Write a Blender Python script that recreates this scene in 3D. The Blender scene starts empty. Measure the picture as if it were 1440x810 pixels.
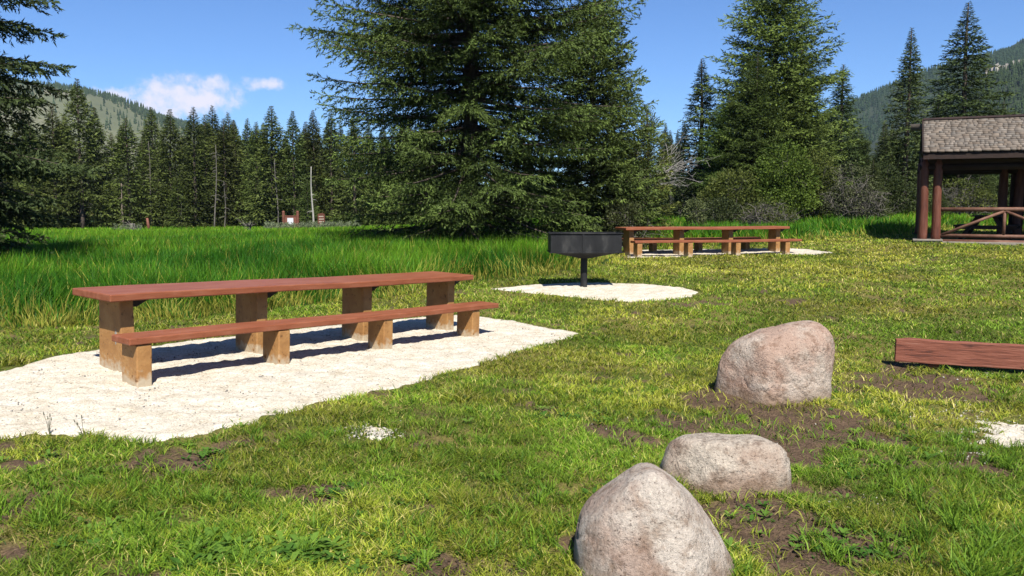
import bpy, math, random
import numpy as np
from mathutils import Vector, Matrix, noise as mnoise
random.seed(7)
RNG = np.random.default_rng(11)
C = bpy.context.scene.collection
sc = bpy.context.scene
R = math.radians

# ------------------------------------------------------------------ camera
F, HOR = 1163.0, 288.0
PITCH = math.atan((405 - HOR) / F)
EYE = np.array([0, 0, 1.6])
cam = bpy.data.cameras.new('camera'); co = bpy.data.objects.new('camera', cam); C.objects.link(co)
co.location = EYE; co.rotation_euler = (math.pi / 2 - PITCH, 0, 0)
cam.lens = F / 1440 * 36; cam.sensor_width = 36; cam.clip_end = 12000; cam.clip_start = .05
sc.camera = co

def ray(x, y):
    cx, cy = (x - 720) / F, (405 - y) / F
    return np.array([cx, math.cos(PITCH) + cy * math.sin(PITCH), -math.sin(PITCH) + cy * math.cos(PITCH)])

def at(x, y, Y):
    """world point seen at photo pixel (x, y) at ground distance Y"""
    r = ray(x, y); return EYE + r * (Y / r[1])

# ------------------------------------------------------------------ noise
def _hash(ix, iy, s):
    n = (ix * 374761393 + iy * 668265263 + s * 974634777) & 0xFFFFFFFF
    n = ((n ^ (n >> 13)) * 1274126177) & 0xFFFFFFFF
    return ((n ^ (n >> 16)) & 0xFFFF) / 65535.0
def vnoise(x, y, s=0):
    x = np.asarray(x, float); y = np.asarray(y, float)
    ix = np.floor(x).astype(np.int64); iy = np.floor(y).astype(np.int64)
    fx = x - ix; fy = y - iy; fx = fx * fx * (3 - 2 * fx); fy = fy * fy * (3 - 2 * fy)
    a = _hash(ix, iy, s); b = _hash(ix + 1, iy, s); c = _hash(ix, iy + 1, s); d = _hash(ix + 1, iy + 1, s)
    return (a * (1 - fx) + b * fx) * (1 - fy) + (c * (1 - fx) + d * fx) * fy
def fbm(x, y, s=0, o=4):
    x = np.asarray(x, float); y = np.asarray(y, float)
    t = 0; a = .5; n = 0
    for k in range(o):
        t = t + a * vnoise(x * 2 ** k, y * 2 ** k, s + k * 17); n += a; a *= .5
    return t / n
def sstep(a, b, x):
    t = np.clip((x - a) / (b - a), 0, 1); return t * t * (3 - 2 * t)

# ------------------------------------------------------------------ terrain
def plane_z(x, y): return -.0333 * x - .01156 * y
anch = []
for x, y in [(-8, 3), (-7, 8), (-4, 4), (-4, 8), (-1, 2), (-1, 5), (-1, 8), (-3, 11), (0, 0), (-6, -4), (6, -4), (3, 2.5), (3, 5), (1, 9), (0, 11), (1.5, 11.5), (-5, 11.5), (-2, 12.7), (5, 8.2), (6, 5)]:
    anch.append((x, y, plane_z(x, y)))
for x, y, zr in [(1.3, 15.3, -1.52), (3.5, 15.3, -1.52), (4.3, 23, -1.35), (7.5, 23, -1.34), (10, 24, -1.2), (12.7, 25, -1.12), (20, 24, -1.14), (20, 30, -.95), (14, 30, -.95), (-1.2, 24, -1.32),
                 (-9, 15, -1.5), (-15, 22, -1.6), (-22, 40, -1.8), (-10, 40, -1.7), (-50, 75, -2.1), (-30, 75, -2.1), (-12, 75, -2.05), (0, 75, -1.95),
                 (8, 40, -.85), (17, 40, -.6), (9, 13, -1.55), (14, 17, -1.4), (30, 60, 0), (10, 70, -1.1), (0, 120, -1.6), (-70, 120, -1.8), (70, 120, .4), (40, 30, -.6), (-40, 20, -1.6), (-15, 5, -1.4), (15, 5, -1.5)]:
    anch.append((x, y, zr + 1.6))
A = np.array(anch)
def _phi(d2): return .5 * d2 * np.log(d2 + 1e-9)
_sc = 20.0
_X = A[:, :2] / _sc; _n = len(A)
_K = _phi(((_X[:, None] - _X[None]) ** 2).sum(-1)) + np.eye(_n) * 1e-4
_P = np.hstack([np.ones((_n, 1)), _X])
_M = np.vstack([np.hstack([_K, _P]), np.hstack([_P.T, np.zeros((3, 3))])])
_W = np.linalg.solve(_M, np.concatenate([A[:, 2], np.zeros(3)]))
def terr(x, y):
    x = np.atleast_1d(np.asarray(x, float)); y = np.atleast_1d(np.asarray(y, float))
    sh = x.shape; xf = x.ravel(); yf = y.ravel()
    r = np.hypot(xf, yf); k = np.minimum(1, 125 / np.maximum(r, 1e-6))
    xq = xf * k / _sc; yq = yf * k / _sc
    z = _W[_n] + _W[_n + 1] * xq + _W[_n + 2] * yq
    for i in range(_n):
        z = z + _W[i] * _phi((xq - _X[i, 0]) ** 2 + (yq - _X[i, 1]) ** 2)
    z = z * np.where(yf > -10, 1, 1) 
    fade = sstep(90, 125, r)
    z = z * (1 - fade) + fade * np.clip(z, -1.2, 1.2)
    return z.reshape(sh)
def tz(x, y): return float(terr(x, y)[0])

def ground_px(x, y):
    r = ray(x, y); t = np.geomspace(2, 150, 900)
    P = EYE[None] + r[None] * t[:, None]
    d = P[:, 2] - terr(P[:, 0], P[:, 1])
    i = np.argmax(d < 0)
    if d[i] >= 0: i = len(t) - 1
    return P[i, :2] if i == 0 else (P[i - 1] + (P[i] - P[i - 1]) * d[i - 1] / (d[i - 1] - d[i] + 1e-9))[:2]

def inpoly(x, y, poly):
    x = np.asarray(x); y = np.asarray(y); c = np.zeros(x.shape, bool); n = len(poly)
    for i in range(n):
        x1, y1 = poly[i]; x2, y2 = poly[(i + 1) % n]
        m = (y1 > y) != (y2 > y)
        with np.errstate(divide='ignore', invalid='ignore'):
            c ^= m & (x < (x2 - x1) * (y - y1) / ((y2 - y1) if y2 != y1 else 1e-9) + x1)
    return c
def polydist(x, y, poly):
    x = np.asarray(x, float); y = np.asarray(y, float); d = np.full(x.shape, 1e9); n = len(poly)
    for i in range(n):
        a = np.array(poly[i]); b = np.array(poly[(i + 1) % n]); ab = b - a; L = (ab ** 2).sum() + 1e-9
        t = np.clip(((x - a[0]) * ab[0] + (y - a[1]) * ab[1]) / L, 0, 1)
        d = np.minimum(d, np.hypot(x - a[0] - t * ab[0], y - a[1] - t * ab[1]))
    return np.where(inpoly(x, y, poly), d, -d)

# ------------------------------------------------------------------ materials
def newmat(name):
    m = bpy.data.materials.new(name); m.use_nodes = True
    nt = m.node_tree; b = nt.nodes['Principled BSDF']; return m, nt, b
def N(nt, t, **kw):
    n = nt.nodes.new(t)
    for k, v in kw.items(): setattr(n, k, v)
    return n
def ramp(nt, stops):
    r = N(nt, 'ShaderNodeValToRGB'); e = r.color_ramp.elements
    while len(e) < len(stops): e.new(.5)
    for i, (p, c) in enumerate(stops): e[i].position = p; e[i].color = (*c, 1)
    return r
ALB = .60
def noisy(name, stops, scale, rough=.8, bump=.3, bscale=None, detail=8, metal=0, dist=.02, stretch=None, spec=.3, warp=0):
    stops = [(p_, tuple(v * ALB for v in c_)) for p_, c_ in stops]
    m, nt, b = newmat(name)
    tc = N(nt, 'ShaderNodeTexCoord'); mp = N(nt, 'ShaderNodeMapping')
    nt.links.new(tc.outputs['Object'], mp.inputs[0])
    if stretch: mp.inputs['Scale'].default_value = stretch
    n = N(nt, 'ShaderNodeTexNoise'); n.inputs['Scale'].default_value = scale; n.inputs['Detail'].default_value = detail
    n.inputs['Roughness'].default_value = .6; n.inputs['Distortion'].default_value = warp
    nt.links.new(mp.outputs[0], n.inputs['Vector'])
    r = ramp(nt, stops); nt.links.new(n.outputs[0], r.inputs[0]); nt.links.new(r.outputs[0], b.inputs['Base Color'])
    b.inputs['Roughness'].default_value = rough; b.inputs['Metallic'].default_value = metal
    b.inputs['Specular IOR Level'].default_value = spec
    n2 = N(nt, 'ShaderNodeTexNoise'); n2.inputs['Scale'].default_value = bscale or scale * 4; n2.inputs['Detail'].default_value = 10
    nt.links.new(mp.outputs[0], n2.inputs['Vector'])
    bp = N(nt, 'ShaderNodeBump'); bp.inputs['Strength'].default_value = bump; bp.inputs['Distance'].default_value = dist
    nt.links.new(n2.outputs[0], bp.inputs['Height']); nt.links.new(bp.outputs[0], b.inputs['Normal'])
    return m
def attrmat(name, rough=.6, transl=.25, spec=.08, vary=False):
    """foliage: colour from the mesh's per-leaf colour attribute, thin leaves let some light through"""
    m, nt, b = newmat(name)
    a = N(nt, 'ShaderNodeAttribute', attribute_name='Col')
    nt.links.new(a.outputs['Color'], b.inputs['Base Color'])
    b.inputs['Roughness'].default_value = rough; b.inputs['Specular IOR Level'].default_value = spec
    if vary:
        oi = N(nt, 'ShaderNodeObjectInfo'); hv = N(nt, 'ShaderNodeHueSaturation')
        mh = N(nt, 'ShaderNodeMapRange'); mh.inputs['To Min'].default_value = .475; mh.inputs['To Max'].default_value = .505; nt.links.new(oi.outputs['Random'], mh.inputs['Value'])
        mm = N(nt, 'ShaderNodeMath', operation='MULTIPLY'); mm.inputs[1].default_value = 7.31; nt.links.new(oi.outputs['Random'], mm.inputs[0])
        fr = N(nt, 'ShaderNodeMath', operation='FRACT'); nt.links.new(mm.outputs[0], fr.inputs[0])
        mv = N(nt, 'ShaderNodeMapRange'); mv.inputs['To Min'].default_value = .65; mv.inputs['To Max'].default_value = 1.4; nt.links.new(fr.outputs[0], mv.inputs['Value'])
        nt.links.new(mh.outputs[0], hv.inputs['Hue']); nt.links.new(mv.outputs[0], hv.inputs['Value']); nt.links.new(a.outputs['Color'], hv.inputs['Color'])
        nt.links.new(hv.outputs[0], b.inputs['Base Color']); a = hv
    t = N(nt, 'ShaderNodeBsdfTranslucent'); mx = N(nt, 'ShaderNodeMixShader'); mx.inputs[0].default_value = transl
    nt.links.new(a.outputs['Color'], t.inputs['Color'])
    nt.links.new(b.outputs[0], mx.inputs[1]); nt.links.new(t.outputs[0], mx.inputs[2])
    nt.links.new(mx.outputs[0], nt.nodes['Material Output'].inputs['Surface'])
    return m

# ------------------------------------------------------------------ mesh helpers
def mesh_tris(name, V, T, mat, parent=None, col=None, smooth=False):
    V = np.asarray(V, np.float32); T = np.asarray(T, np.int32)
    me = bpy.data.meshes.new(name); k = T.shape[1]
    me.vertices.add(len(V)); me.vertices.foreach_set('co', V.ravel())
    me.loops.add(T.size); me.loops.foreach_set('vertex_index', T.ravel())
    me.polygons.add(len(T)); me.polygons.foreach_set('loop_start', np.arange(0, T.size, k, dtype=np.int32))
    me.update(calc_edges=True)
    if col is not None:
        ca = me.color_attributes.new('Col', 'FLOAT_COLOR', 'POINT')
        c4 = np.ones((len(V), 4), np.float32); c4[:, :3] = col; ca.data.foreach_set('color', c4.ravel())
    if smooth: me.polygons.foreach_set('use_smooth', np.ones(len(T), bool))
    me.materials.append(mat)
    o = bpy.data.objects.new(name, me); C.objects.link(o)
    if parent is not None: o.parent = parent
    return o
class MB:
    def __init__(s): s.v = []; s.f = []
    def add(s, vs, fs):
        n = len(s.v); s.v += [tuple(v) for v in vs]; s.f += [tuple(i + n for i in f) for f in fs]
    def box(s, x0, x1, y0, y1, z0, z1, M=None):
        vs = [Vector((x, y, z)) for z in (z0, z1) for x, y in ((x0, y0), (x1, y0), (x1, y1), (x0, y1))]
        if M: vs = [M @ v for v in vs]
        s.add(vs, [(3, 2, 1, 0), (4, 5, 6, 7), (0, 1, 5, 4), (1, 2, 6, 5), (2, 3, 7, 6), (3, 0, 4, 7)])
    def tube(s, pts, rad, n=8, cap=True):
        pts = [Vector(p) for p in pts]; rings = []
        if not hasattr(rad, '__len__'): rad = [rad] * len(pts)
        for i, p in enumerate(pts):
            t = (pts[min(i + 1, len(pts) - 1)] - pts[max(i - 1, 0)])
            t = t.normalized() if t.length > 1e-9 else Vector((0, 0, 1))
            u = t.cross(Vector((0, 0, 1))) if abs(t.z) < .9 else t.cross(Vector((1, 0, 0)))
            u.normalize(); w = t.cross(u)
            rings.append([p + (u * math.cos(2 * math.pi * k / n) + w * math.sin(2 * math.pi * k / n)) * rad[i] for k in range(n)])
        base = len(s.v)
        for r in rings: s.v += [tuple(v) for v in r]
        for i in range(len(pts) - 1):
            for k in range(n):
                a = base + i * n + k; b = base + i * n + (k + 1) % n
                s.f.append((a, a + n, b + n, b))
        if cap:
            s.f.append(tuple(base + k for k in range(n))); m = base + (len(pts) - 1) * n
            s.f.append(tuple(m + k for k in reversed(range(n))))
    def build(s, name, mat, parent=None, bevel=0, smooth=False, seg=2):
        me = bpy.data.meshes.new(name); me.from_pydata(s.v, [], s.f); me.update()
        me.materials.append(mat)
        o = bpy.data.objects.new(name, me); C.objects.link(o)
        if parent is not None: o.parent = parent
        if smooth:
            for p in me.polygons: p.use_smooth = True
        if bevel:
            b = o.modifiers.new('bevel', 'BEVEL'); b.width = bevel; b.segments = seg; b.limit_method = 'ANGLE'
        return o
def tag(o, label=None, cat=None, group=None, kind=None):
    if label: o['label'] = label
    if cat: o['category'] = cat
    if group: o['group'] = group
    if kind: o['kind'] = kind
    return o
def empty(name, loc, rz=0):
    o = bpy.data.objects.new(name, None); C.objects.link(o); o.location = loc; o.rotation_euler = (0, 0, rz)
    o.empty_display_size = .2; return o
def copy_tree(o, parent=None):
    c = o.copy(); C.objects.link(c)
    if parent is not None: c.parent = parent
    for ch in list(o.children): copy_tree(ch, c)
    return c

# ------------------------------------------------------------------ world, sun
SUN = Vector((.168, -.779, 1.0)).normalized()
elev = math.asin(SUN.z)
w = bpy.data.worlds.new('World'); sc.world = w; w.use_nodes = True
nt = w.node_tree; bg = nt.nodes['Background']
sky = N(nt, 'ShaderNodeTexSky'); sky.sky_type = 'NISHITA'; sky.sun_disc = False
sky.sun_elevation = elev; sky.sun_rotation = math.atan2(SUN.x, SUN.y)
sky.altitude = 1500; sky.air_density = 1.0; sky.dust_density = 0.0; sky.ozone_density = 3.0
# cumulus puffs: noise broken ellipses in fixed sky directions
geo = N(nt, 'ShaderNodeTexCoord'); 
def sky_dir(x, y): 
    r = ray(x, y); return r / np.linalg.norm(r)
sep = N(nt, 'ShaderNodeSeparateXYZ'); nt.links.new(geo.outputs['Generated'], sep.inputs[0])
def math_(op, a, b=None, c=None):
    n = N(nt, 'ShaderNodeMath', operation=op)
    for i, v in enumerate((a, b, c)):
        if v is None: continue
        if isinstance(v, (int, float)): n.inputs[i].default_value = v
        else: nt.links.new(v, n.inputs[i])
    return n.outputs[0]
az = math_('ARCTAN2', sep.outputs[0], sep.outputs[1]); el = math_('ARCSINE', sep.outputs[2])
nz = N(nt, 'ShaderNodeTexNoise'); nz.inputs['Scale'].default_value = 48; nz.inputs['Detail'].default_value = 9; nz.inputs['Roughness'].default_value = .6
nt.links.new(geo.outputs['Generated'], nz.inputs['Vector'])
nn = math_('SUBTRACT', nz.outputs[0], .5)
mask = None
for px, py, rx, ry in [(262, 136, 70, 28), (215, 128, 36, 16), (300, 120, 32, 15), (240, 150, 60, 16), (369, 118, 30, 9), (155, 134, 30, 11)]:
    d = sky_dir(px, py); a0 = math.atan2(d[0], d[1]); e0 = math.asin(d[2])
    dx = math_('DIVIDE', math_('SUBTRACT', az, a0), rx / F * .85); dy = math_('DIVIDE', math_('SUBTRACT', el, e0), ry / F)
    q = math_('SUBTRACT', 1.0, math_('ADD', math_('MULTIPLY', dx, dx), math_('MULTIPLY', dy, dy)))
    mask = q if mask is None else math_('MAXIMUM', mask, q)
mask = math_('ADD', mask, math_('MULTIPLY', nn, 4.8))
mask = N(nt, 'ShaderNodeMapRange', interpolation_type='SMOOTHSTEP'); M_ = mask
M_.inputs['From Min'].default_value = -.45; M_.inputs['From Max'].default_value = 1.5; M_.inputs['To Max'].default_value = .9
# (re-link, the name was reused)
last = [n for n in nt.nodes if n.type == 'MATH'][-1]; nt.links.new(last.outputs[0], M_.inputs['Value'])
mixc = N(nt, 'ShaderNodeMix', data_type='RGBA'); nt.links.new(M_.outputs[0], mixc.inputs['Factor'])
hs = N(nt, 'ShaderNodeHueSaturation'); hs.inputs['Saturation'].default_value = 1.0
tm = N(nt, 'ShaderNodeMix', data_type='RGBA', blend_type='MULTIPLY'); tm.inputs['Factor'].default_value = 1; tm.clamp_result = False
nt.links.new(sky.outputs[0], tm.inputs['A']); tm.inputs['B'].default_value = (.74, 1.0, 1.34, 1)
nt.links.new(tm.outputs['Result'], hs.inputs['Color'])
nt.links.new(hs.outputs[0], mixc.inputs['A']); mixc.inputs['B'].default_value = (9.0, 8.5, 9.5, 1)
nt.links.new(mixc.outputs['Result'], bg.inputs['Color']); bg.inputs['Strength'].default_value = .056
sl = bpy.data.lights.new('sun', 'SUN'); sl.energy = 5.0; sl.angle = R(.53); sl.color = (1, .955, .87)
so = bpy.data.objects.new('sun', sl); C.objects.link(so); so.rotation_euler = SUN.to_track_quat('Z', 'Y').to_euler(); so.location = (0, 0, 30)
sc.view_settings.view_transform = 'Standard'; sc.view_settings.look = 'None'; sc.view_settings.exposure = 1.0; sc.view_settings.gamma = 1
sc.render.engine = 'CYCLES'
sc.cycles.max_bounces = 6; sc.cycles.diffuse_bounces = 2; sc.cycles.transmission_bounces = 4; sc.cycles.glossy_bounces = 2

# ------------------------------------------------------------------ areas
PADPX = [(-230, 580), (0, 520), (60, 506), (126, 494), (170, 488), (215, 486), (333, 473), (450, 460), (560, 449), (640, 441.5), (685, 446), (730, 453), (770, 461), (822, 467.5), (792, 478), (715, 499), (607, 532), (511, 556), (452, 567), (400, 580), (330, 596), (260, 612), (192, 621), (120, 612), (55, 617), (0, 614), (-160, 640)]
PAD = [tuple(ground_px(*p)) for p in PADPX]
PAD2PX = [(690, 406), (740, 401), (790, 398.5), (850, 398), (910, 400), (960, 405), (981, 411), (975, 418), (930, 423), (880, 424.5), (830, 421), (780, 414), (730, 411)]
PAD2 = [tuple(ground_px(*p)) for p in PAD2PX]
PAD3PX = [(884, 352), (960, 351), (1040, 350), (1110, 349), (1140, 351), (1172, 355.5), (1140, 358), (1080, 357), (1000, 359), (940, 361.5), (882, 362)]
PAD3 = [tuple(ground_px(*p)) for p in PAD3PX]
SPOTPX = [(497, 606), (505, 599), (525, 596), (543, 599), (548, 607), (530, 615), (508, 615)]
SPOT = [tuple(ground_px(*p)) for p in SPOTPX]
SPOT2PX = [(1352, 612), (1365, 598), (1400, 592), (1470, 588), (1480, 640), (1430, 632), (1385, 626)]
SPOT2 = [tuple(ground_px(*p)) for p in SPOT2PX]
TALLPX = [(-700, 470), (-200, 470), (0, 462), (130, 456), (300, 444), (450, 428), (640, 402), (700, 393), (770, 386), (850, 372), (880, 348), (1110, 343), (1190, 333), (1290, 330), (1340, 322), (1500, 322), (2100, 330)]
TALL = [tuple(ground_px(*p)) for p in TALLPX] + [(140, 60), (140, 160), (-140, 160), (-140, 20)]
def pad_mask(x, y):
    """>0 inside any sand pad (metres from its ragged edge)"""
    wob = (fbm(x * 2.2, y * 2.2, 5, 4) - .5) * .28 + (fbm(x * 11, y * 11, 8, 3) - .5) * .10
    d = polydist(x, y, PAD)
    for P_ in (PAD2, PAD3): d = np.maximum(d, polydist(x, y, P_))
    d = d + wob * .8
    for P_ in (SPOT, SPOT2): d = np.maximum(d, polydist(x, y, P_) - .07 + (fbm(x * 14, y * 14, 3, 3) - .5) * .5)
    return d
DIRT = [(1120, 600, 135, 50, 1.35), (1040, 590, 80, 32, 1.1), (1085, 735, 125, 55, 1.35), (850, 612, 80, 20, .8), (960, 640, 60, 18, .6), (175, 655, 70, 24, 1.0), (250, 660, 60, 20, .8), (480, 690, 70, 18, .9), (590, 715, 70, 18, .8), (310, 770, 60, 22, .8), (230, 740, 60, 20, .7), (620, 795, 80, 22, .8), (740, 800, 60, 20, .7),
        (1310, 545, 140, 34, 1.15), (1230, 550, 60, 30, .7), (1080, 415, 90, 8, .55), (980, 425, 60, 6, .5), (830, 760, 60, 40, .6), (1300, 640, 110, 30, .45), (1200, 700, 60, 40, .5), (90, 640, 60, 14, .6), (1200, 780, 90, 24, .45)]
def dirt_mask(x, y):
    """bare soil 0..1"""
    x = np.asarray(x, float); y = np.asarray(y, float)
    d = np.zeros(x.shape)
    for px, py, rx, ry, s in DIRT:
        g = ground_px(px, py); g1 = ground_px(px, py - ry); g2 = ground_px(px, min(py + ry, 1200))
        ax = rx / F * g[1]; ay = (g1[1] - g2[1]) / 2
        q = ((x - g[0]) / ax) ** 2 + ((y - g[1]) / ay) ** 2
        d = np.maximum(d, s * np.exp(-q * .9))
    n = fbm(x * 3.1, y * 3.1, 21, 5)
    return np.clip(sstep(.38, .70, d * .95 + (n - .5) * 2.2) + sstep(.66, .78, n) * .5 * (y < 14) + sstep(.56, .70, n) * .75 * sstep(7.0, 5.0, y), 0, 1)
_dm_cache = None

# boulders: centre px, used to keep blades out as well
# ------------------------------------------------------------------ ground sheet
azs = np.concatenate([np.linspace(-42, 42, 520), np.linspace(44, 316, 90)])
rs = np.concatenate([[.15], np.geomspace(.6, 2.4, 14), np.geomspace(2.45, 40, 360), np.geomspace(41, 130, 60), np.geomspace(140, 6000, 30)])
AZ, RR = np.meshgrid(R(1) * azs, rs)
GX = np.sin(AZ) * RR; GY = np.cos(AZ) * RR
GZ = terr(GX, GY)
near = (RR < 30)
dm = np.zeros_like(GX); pm = np.full_like(GX, -9.)
dm[near] = dirt_mask(GX[near], GY[near]); pm[near] = pad_mask(GX[near], GY[near])
rel = (fbm(GX * 5, GY * 5, 2, 5) - .5) * .05 + (fbm(GX * 22, GY * 22, 4, 3) - .5) * .018
GZ = GZ + np.where(near, rel * sstep(30, 12, RR), 0) + dm * (fbm(GX * 9, GY * 9, 6, 3) - .6) * .05
GZ -= sstep(-.02, .12, pm) * .03
tallm = inpoly(GX, GY, TALL)
patch = fbm(GX * .9, GY * .9, 31, 4)
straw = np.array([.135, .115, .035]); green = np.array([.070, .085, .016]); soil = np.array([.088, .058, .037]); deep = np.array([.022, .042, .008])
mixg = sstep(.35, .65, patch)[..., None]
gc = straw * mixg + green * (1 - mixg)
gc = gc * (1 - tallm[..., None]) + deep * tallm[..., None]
fine = (.65 + .7 * fbm(GX * 14, GY * 14, 9, 4))[..., None]
gc = gc * fine
sc_ = soil * (.55 + .9 * fbm(GX * 18, GY * 18, 13, 4))[..., None]
gc = gc * (1 - dm[..., None]) + sc_ * dm[..., None]
nr, na = GX.shape
V = np.stack([GX, GY, GZ], -1).reshape(-1, 3)
idx = np.arange(nr * na).reshape(nr, na)
a = idx[:-1, :]; b = np.roll(idx, -1, 1)[:-1, :]; c = np.roll(idx, -1, 1)[1:, :]; d = idx[1:, :]
Q = np.stack([a, b, c, d], -1).reshape(-1, 4)
m, nt, b_ = newmat('meadow_soil')
at_ = N(nt, 'ShaderNodeAttribute', attribute_name='Col')
n_ = N(nt, 'ShaderNodeTexNoise'); n_.inputs['Scale'].default_value = 60; n_.inputs['Detail'].default_value = 8
tc_ = N(nt, 'ShaderNodeTexCoord'); nt.links.new(tc_.outputs['Object'], n_.inputs['Vector'])
mr = N(nt, 'ShaderNodeMapRange'); mr.inputs['From Min'].default_value = .3; mr.inputs['From Max'].default_value = .7; mr.inputs['To Min'].default_value = .55; mr.inputs['To Max'].default_value = 1.35
nt.links.new(n_.outputs[0], mr.inputs['Value'])
vm = N(nt, 'ShaderNodeVectorMath', operation='SCALE'); nt.links.new(at_.outputs['Color'], vm.inputs[0]); nt.links.new(mr.outputs[0], vm.inputs['Scale'])
nt.links.new(vm.outputs[0], b_.inputs['Base Color']); b_.inputs['Roughness'].default_value = .95; b_.inputs['Specular IOR Level'].default_value = .1
bp = N(nt, 'ShaderNodeBump'); bp.inputs['Strength'].default_value = .8; bp.inputs['Distance'].default_value = .03; nt.links.new(n_.outputs[0], bp.inputs['Height']); nt.links.new(bp.outputs[0], b_.inputs['Normal'])
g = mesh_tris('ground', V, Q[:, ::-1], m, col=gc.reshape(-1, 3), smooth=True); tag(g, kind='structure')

# sand pads -------------------------------------------------------------
m, nt, b_ = newmat('crushed_white_gravel')
tc_ = N(nt, 'ShaderNodeTexCoord')
v1 = N(nt, 'ShaderNodeTexVoronoi'); v1.inputs['Scale'].default_value = 85; nt.links.new(tc_.outputs['Object'], v1.inputs['Vector'])
n1 = N(nt, 'ShaderNodeTexNoise'); n1.inputs['Scale'].default_value = 5; n1.inputs['Detail'].default_value = 9; nt.links.new(tc_.outputs['Object'], n1.inputs['Vector'])
n2 = N(nt, 'ShaderNodeTexNoise'); n2.inputs['Scale'].default_value = 38; n2.inputs['Detail'].default_value = 6; nt.links.new(tc_.outputs['Object'], n2.inputs['Vector'])
r1 = ramp(nt, [(.25, (.41, .355, .27)), (.5, (.49, .445, .365)), (.75, (.55, .51, .44))]); nt.links.new(n1.outputs[0], r1.inputs[0])
r2 = ramp(nt, [(.30, (.35, .33, .30)), (.40, (1, 1, 1))]); nt.links.new(n2.outputs[0], r2.inputs[0])
r3 = ramp(nt, [(.0, (.66, .63, .58)), (.6, (1.0, 1.0, 1.0))]); nt.links.new(v1.outputs['Color'], r3.inputs[0])
mxa = N(nt, 'ShaderNodeMix', data_type='RGBA', blend_type='MULTIPLY'); mxa.inputs['Factor'].default_value = 1
nt.links.new(r1.outputs[0], mxa.inputs['A']); nt.links.new(r2.outputs[0], mxa.inputs['B'])
mxb = N(nt, 'ShaderNodeMix', data_type='RGBA', blend_type='MULTIPLY'); mxb.inputs['Factor'].default_value = 1
nt.links.new(mxa.outputs['Result'], mxb.inputs['A']); nt.links.new(r3.outputs[0], mxb.inputs['B'])
nt.links.new(mxb.outputs['Result'], b_.inputs['Base Color']); b_.inputs['Roughness'].default_value = .95; b_.inputs['Specular IOR Level'].default_value = .15
ad = N(nt, 'ShaderNodeMath', operation='ADD'); nt.links.new(v1.outputs['Distance'], ad.inputs[0]); nt.links.new(n2.outputs[0], ad.inputs[1])
bp = N(nt, 'ShaderNodeBump'); bp.inputs['Strength'].default_value = .6; bp.inputs['Distance'].default_value = .012; nt.links.new(ad.outputs[0], bp.inputs['Height']); nt.links.new(bp.outputs[0], b_.inputs['Normal'])
GRAVEL = m
def sand(name, poly, step, label_kind, wobk=1.0, thick=.03):
    P_ = np.array(poly); x0, y0 = P_.min(0) - .3; x1, y1 = P_.max(0) + .3
    xs = np.arange(x0, x1, step); ys = np.arange(y0, y1, step)
    X, Y = np.meshgrid(xs, ys); dd = polydist(X, Y, poly)
    if name == 'gravel_patch': dd = dd - .03 + (fbm(X * 14, Y * 14, 3, 3) - .5) * .6
    else: dd = dd + ((fbm(X * 2.2, Y * 2.2, 5, 4) - .5) * .28 + (fbm(X * 11, Y * 11, 8, 3) - .5) * .10) * .8
    Z = terr(X, Y) - .03 + (thick + .012) * sstep(-.06, .07, dd) - .10 * sstep(-.02, -.14, dd)
    Z = Z + ((fbm(X * 3, Y * 3, 41, 4) - .5) * .05 + (fbm(X * 17, Y * 17, 44, 3) - .5) * .035) * sstep(-.02, .2, dd)
    keep = dd > -.16
    n0, n1_ = X.shape; idx = np.arange(n0 * n1_).reshape(n0, n1_)
    k = keep[:-1, :-1] & keep[1:, :-1] & keep[:-1, 1:] & keep[1:, 1:]
    Qd = np.stack([idx[:-1, :-1][k], idx[:-1, 1:][k], idx[1:, 1:][k], idx[1:, :-1][k]], -1)
    V = np.stack([X, Y, Z], -1).reshape(-1, 3); used = np.unique(Qd); mp = np.full(len(V), -1); mp[used] = np.arange(len(used))
    o = mesh_tris(name, V[used], mp[Qd], GRAVEL, smooth=True); tag(o, kind='structure'); return o
sand('gravel_pad', PAD, .028, '')
sand('gravel_pad', PAD2, .035, '')
sand('gravel_pad', PAD3, .05, '')
sand('gravel_patch', SPOT, .012, '', thick=.02)
sand('gravel_patch', SPOT2, .02, '', thick=.02)

# ------------------------------------------------------------------ picnic tables
def paint(name, c0, c1, c2, spec=.2, rough=.5):
    m = noisy(name, [(.3, c0), (.5, c1), (.72, c2)], 3.0, rough=rough, bump=.25, bscale=14, stretch=(1, 5, 5), spec=spec, dist=.008)
    return m
RED = paint('red_brown_painted_wood', (.26, .078, .036), (.33, .108, .052), (.40, .155, .088))
TAN = noisy('tan_painted_timber', [(.3, (.35, .168, .055)), (.5, (.45, .225, .075)), (.72, (.54, .30, .110))], 6, rough=.6, bump=.25, bscale=40)
nt_ = TAN.node_tree; bb_ = nt_.nodes['Principled BSDF']; src_ = bb_.inputs['Base Color'].links[0].from_socket
tc_ = N(nt_, 'ShaderNodeTexCoord'); sp_ = N(nt_, 'ShaderNodeSeparateXYZ'); nt_.links.new(tc_.outputs['Object'], sp_.inputs[0])
ns_ = N(nt_, 'ShaderNodeTexNoise'); ns_.inputs['Scale'].default_value = 18; ns_.inputs['Detail'].default_value = 8; nt_.links.new(tc_.outputs['Object'], ns_.inputs['Vector'])
ma_ = N(nt_, 'ShaderNodeMath', operation='MULTIPLY_ADD'); nt_.links.new(ns_.outputs[0], ma_.inputs[0]); ma_.inputs[1].default_value = -.30; nt_.links.new(sp_.outputs['Z'], ma_.inputs[2])
mr_ = N(nt_, 'ShaderNodeMapRange'); mr_.inputs['From Min'].default_value = -.13; mr_.inputs['From Max'].default_value = -.03; nt_.links.new(ma_.outputs[0], mr_.inputs['Value'])
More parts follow.
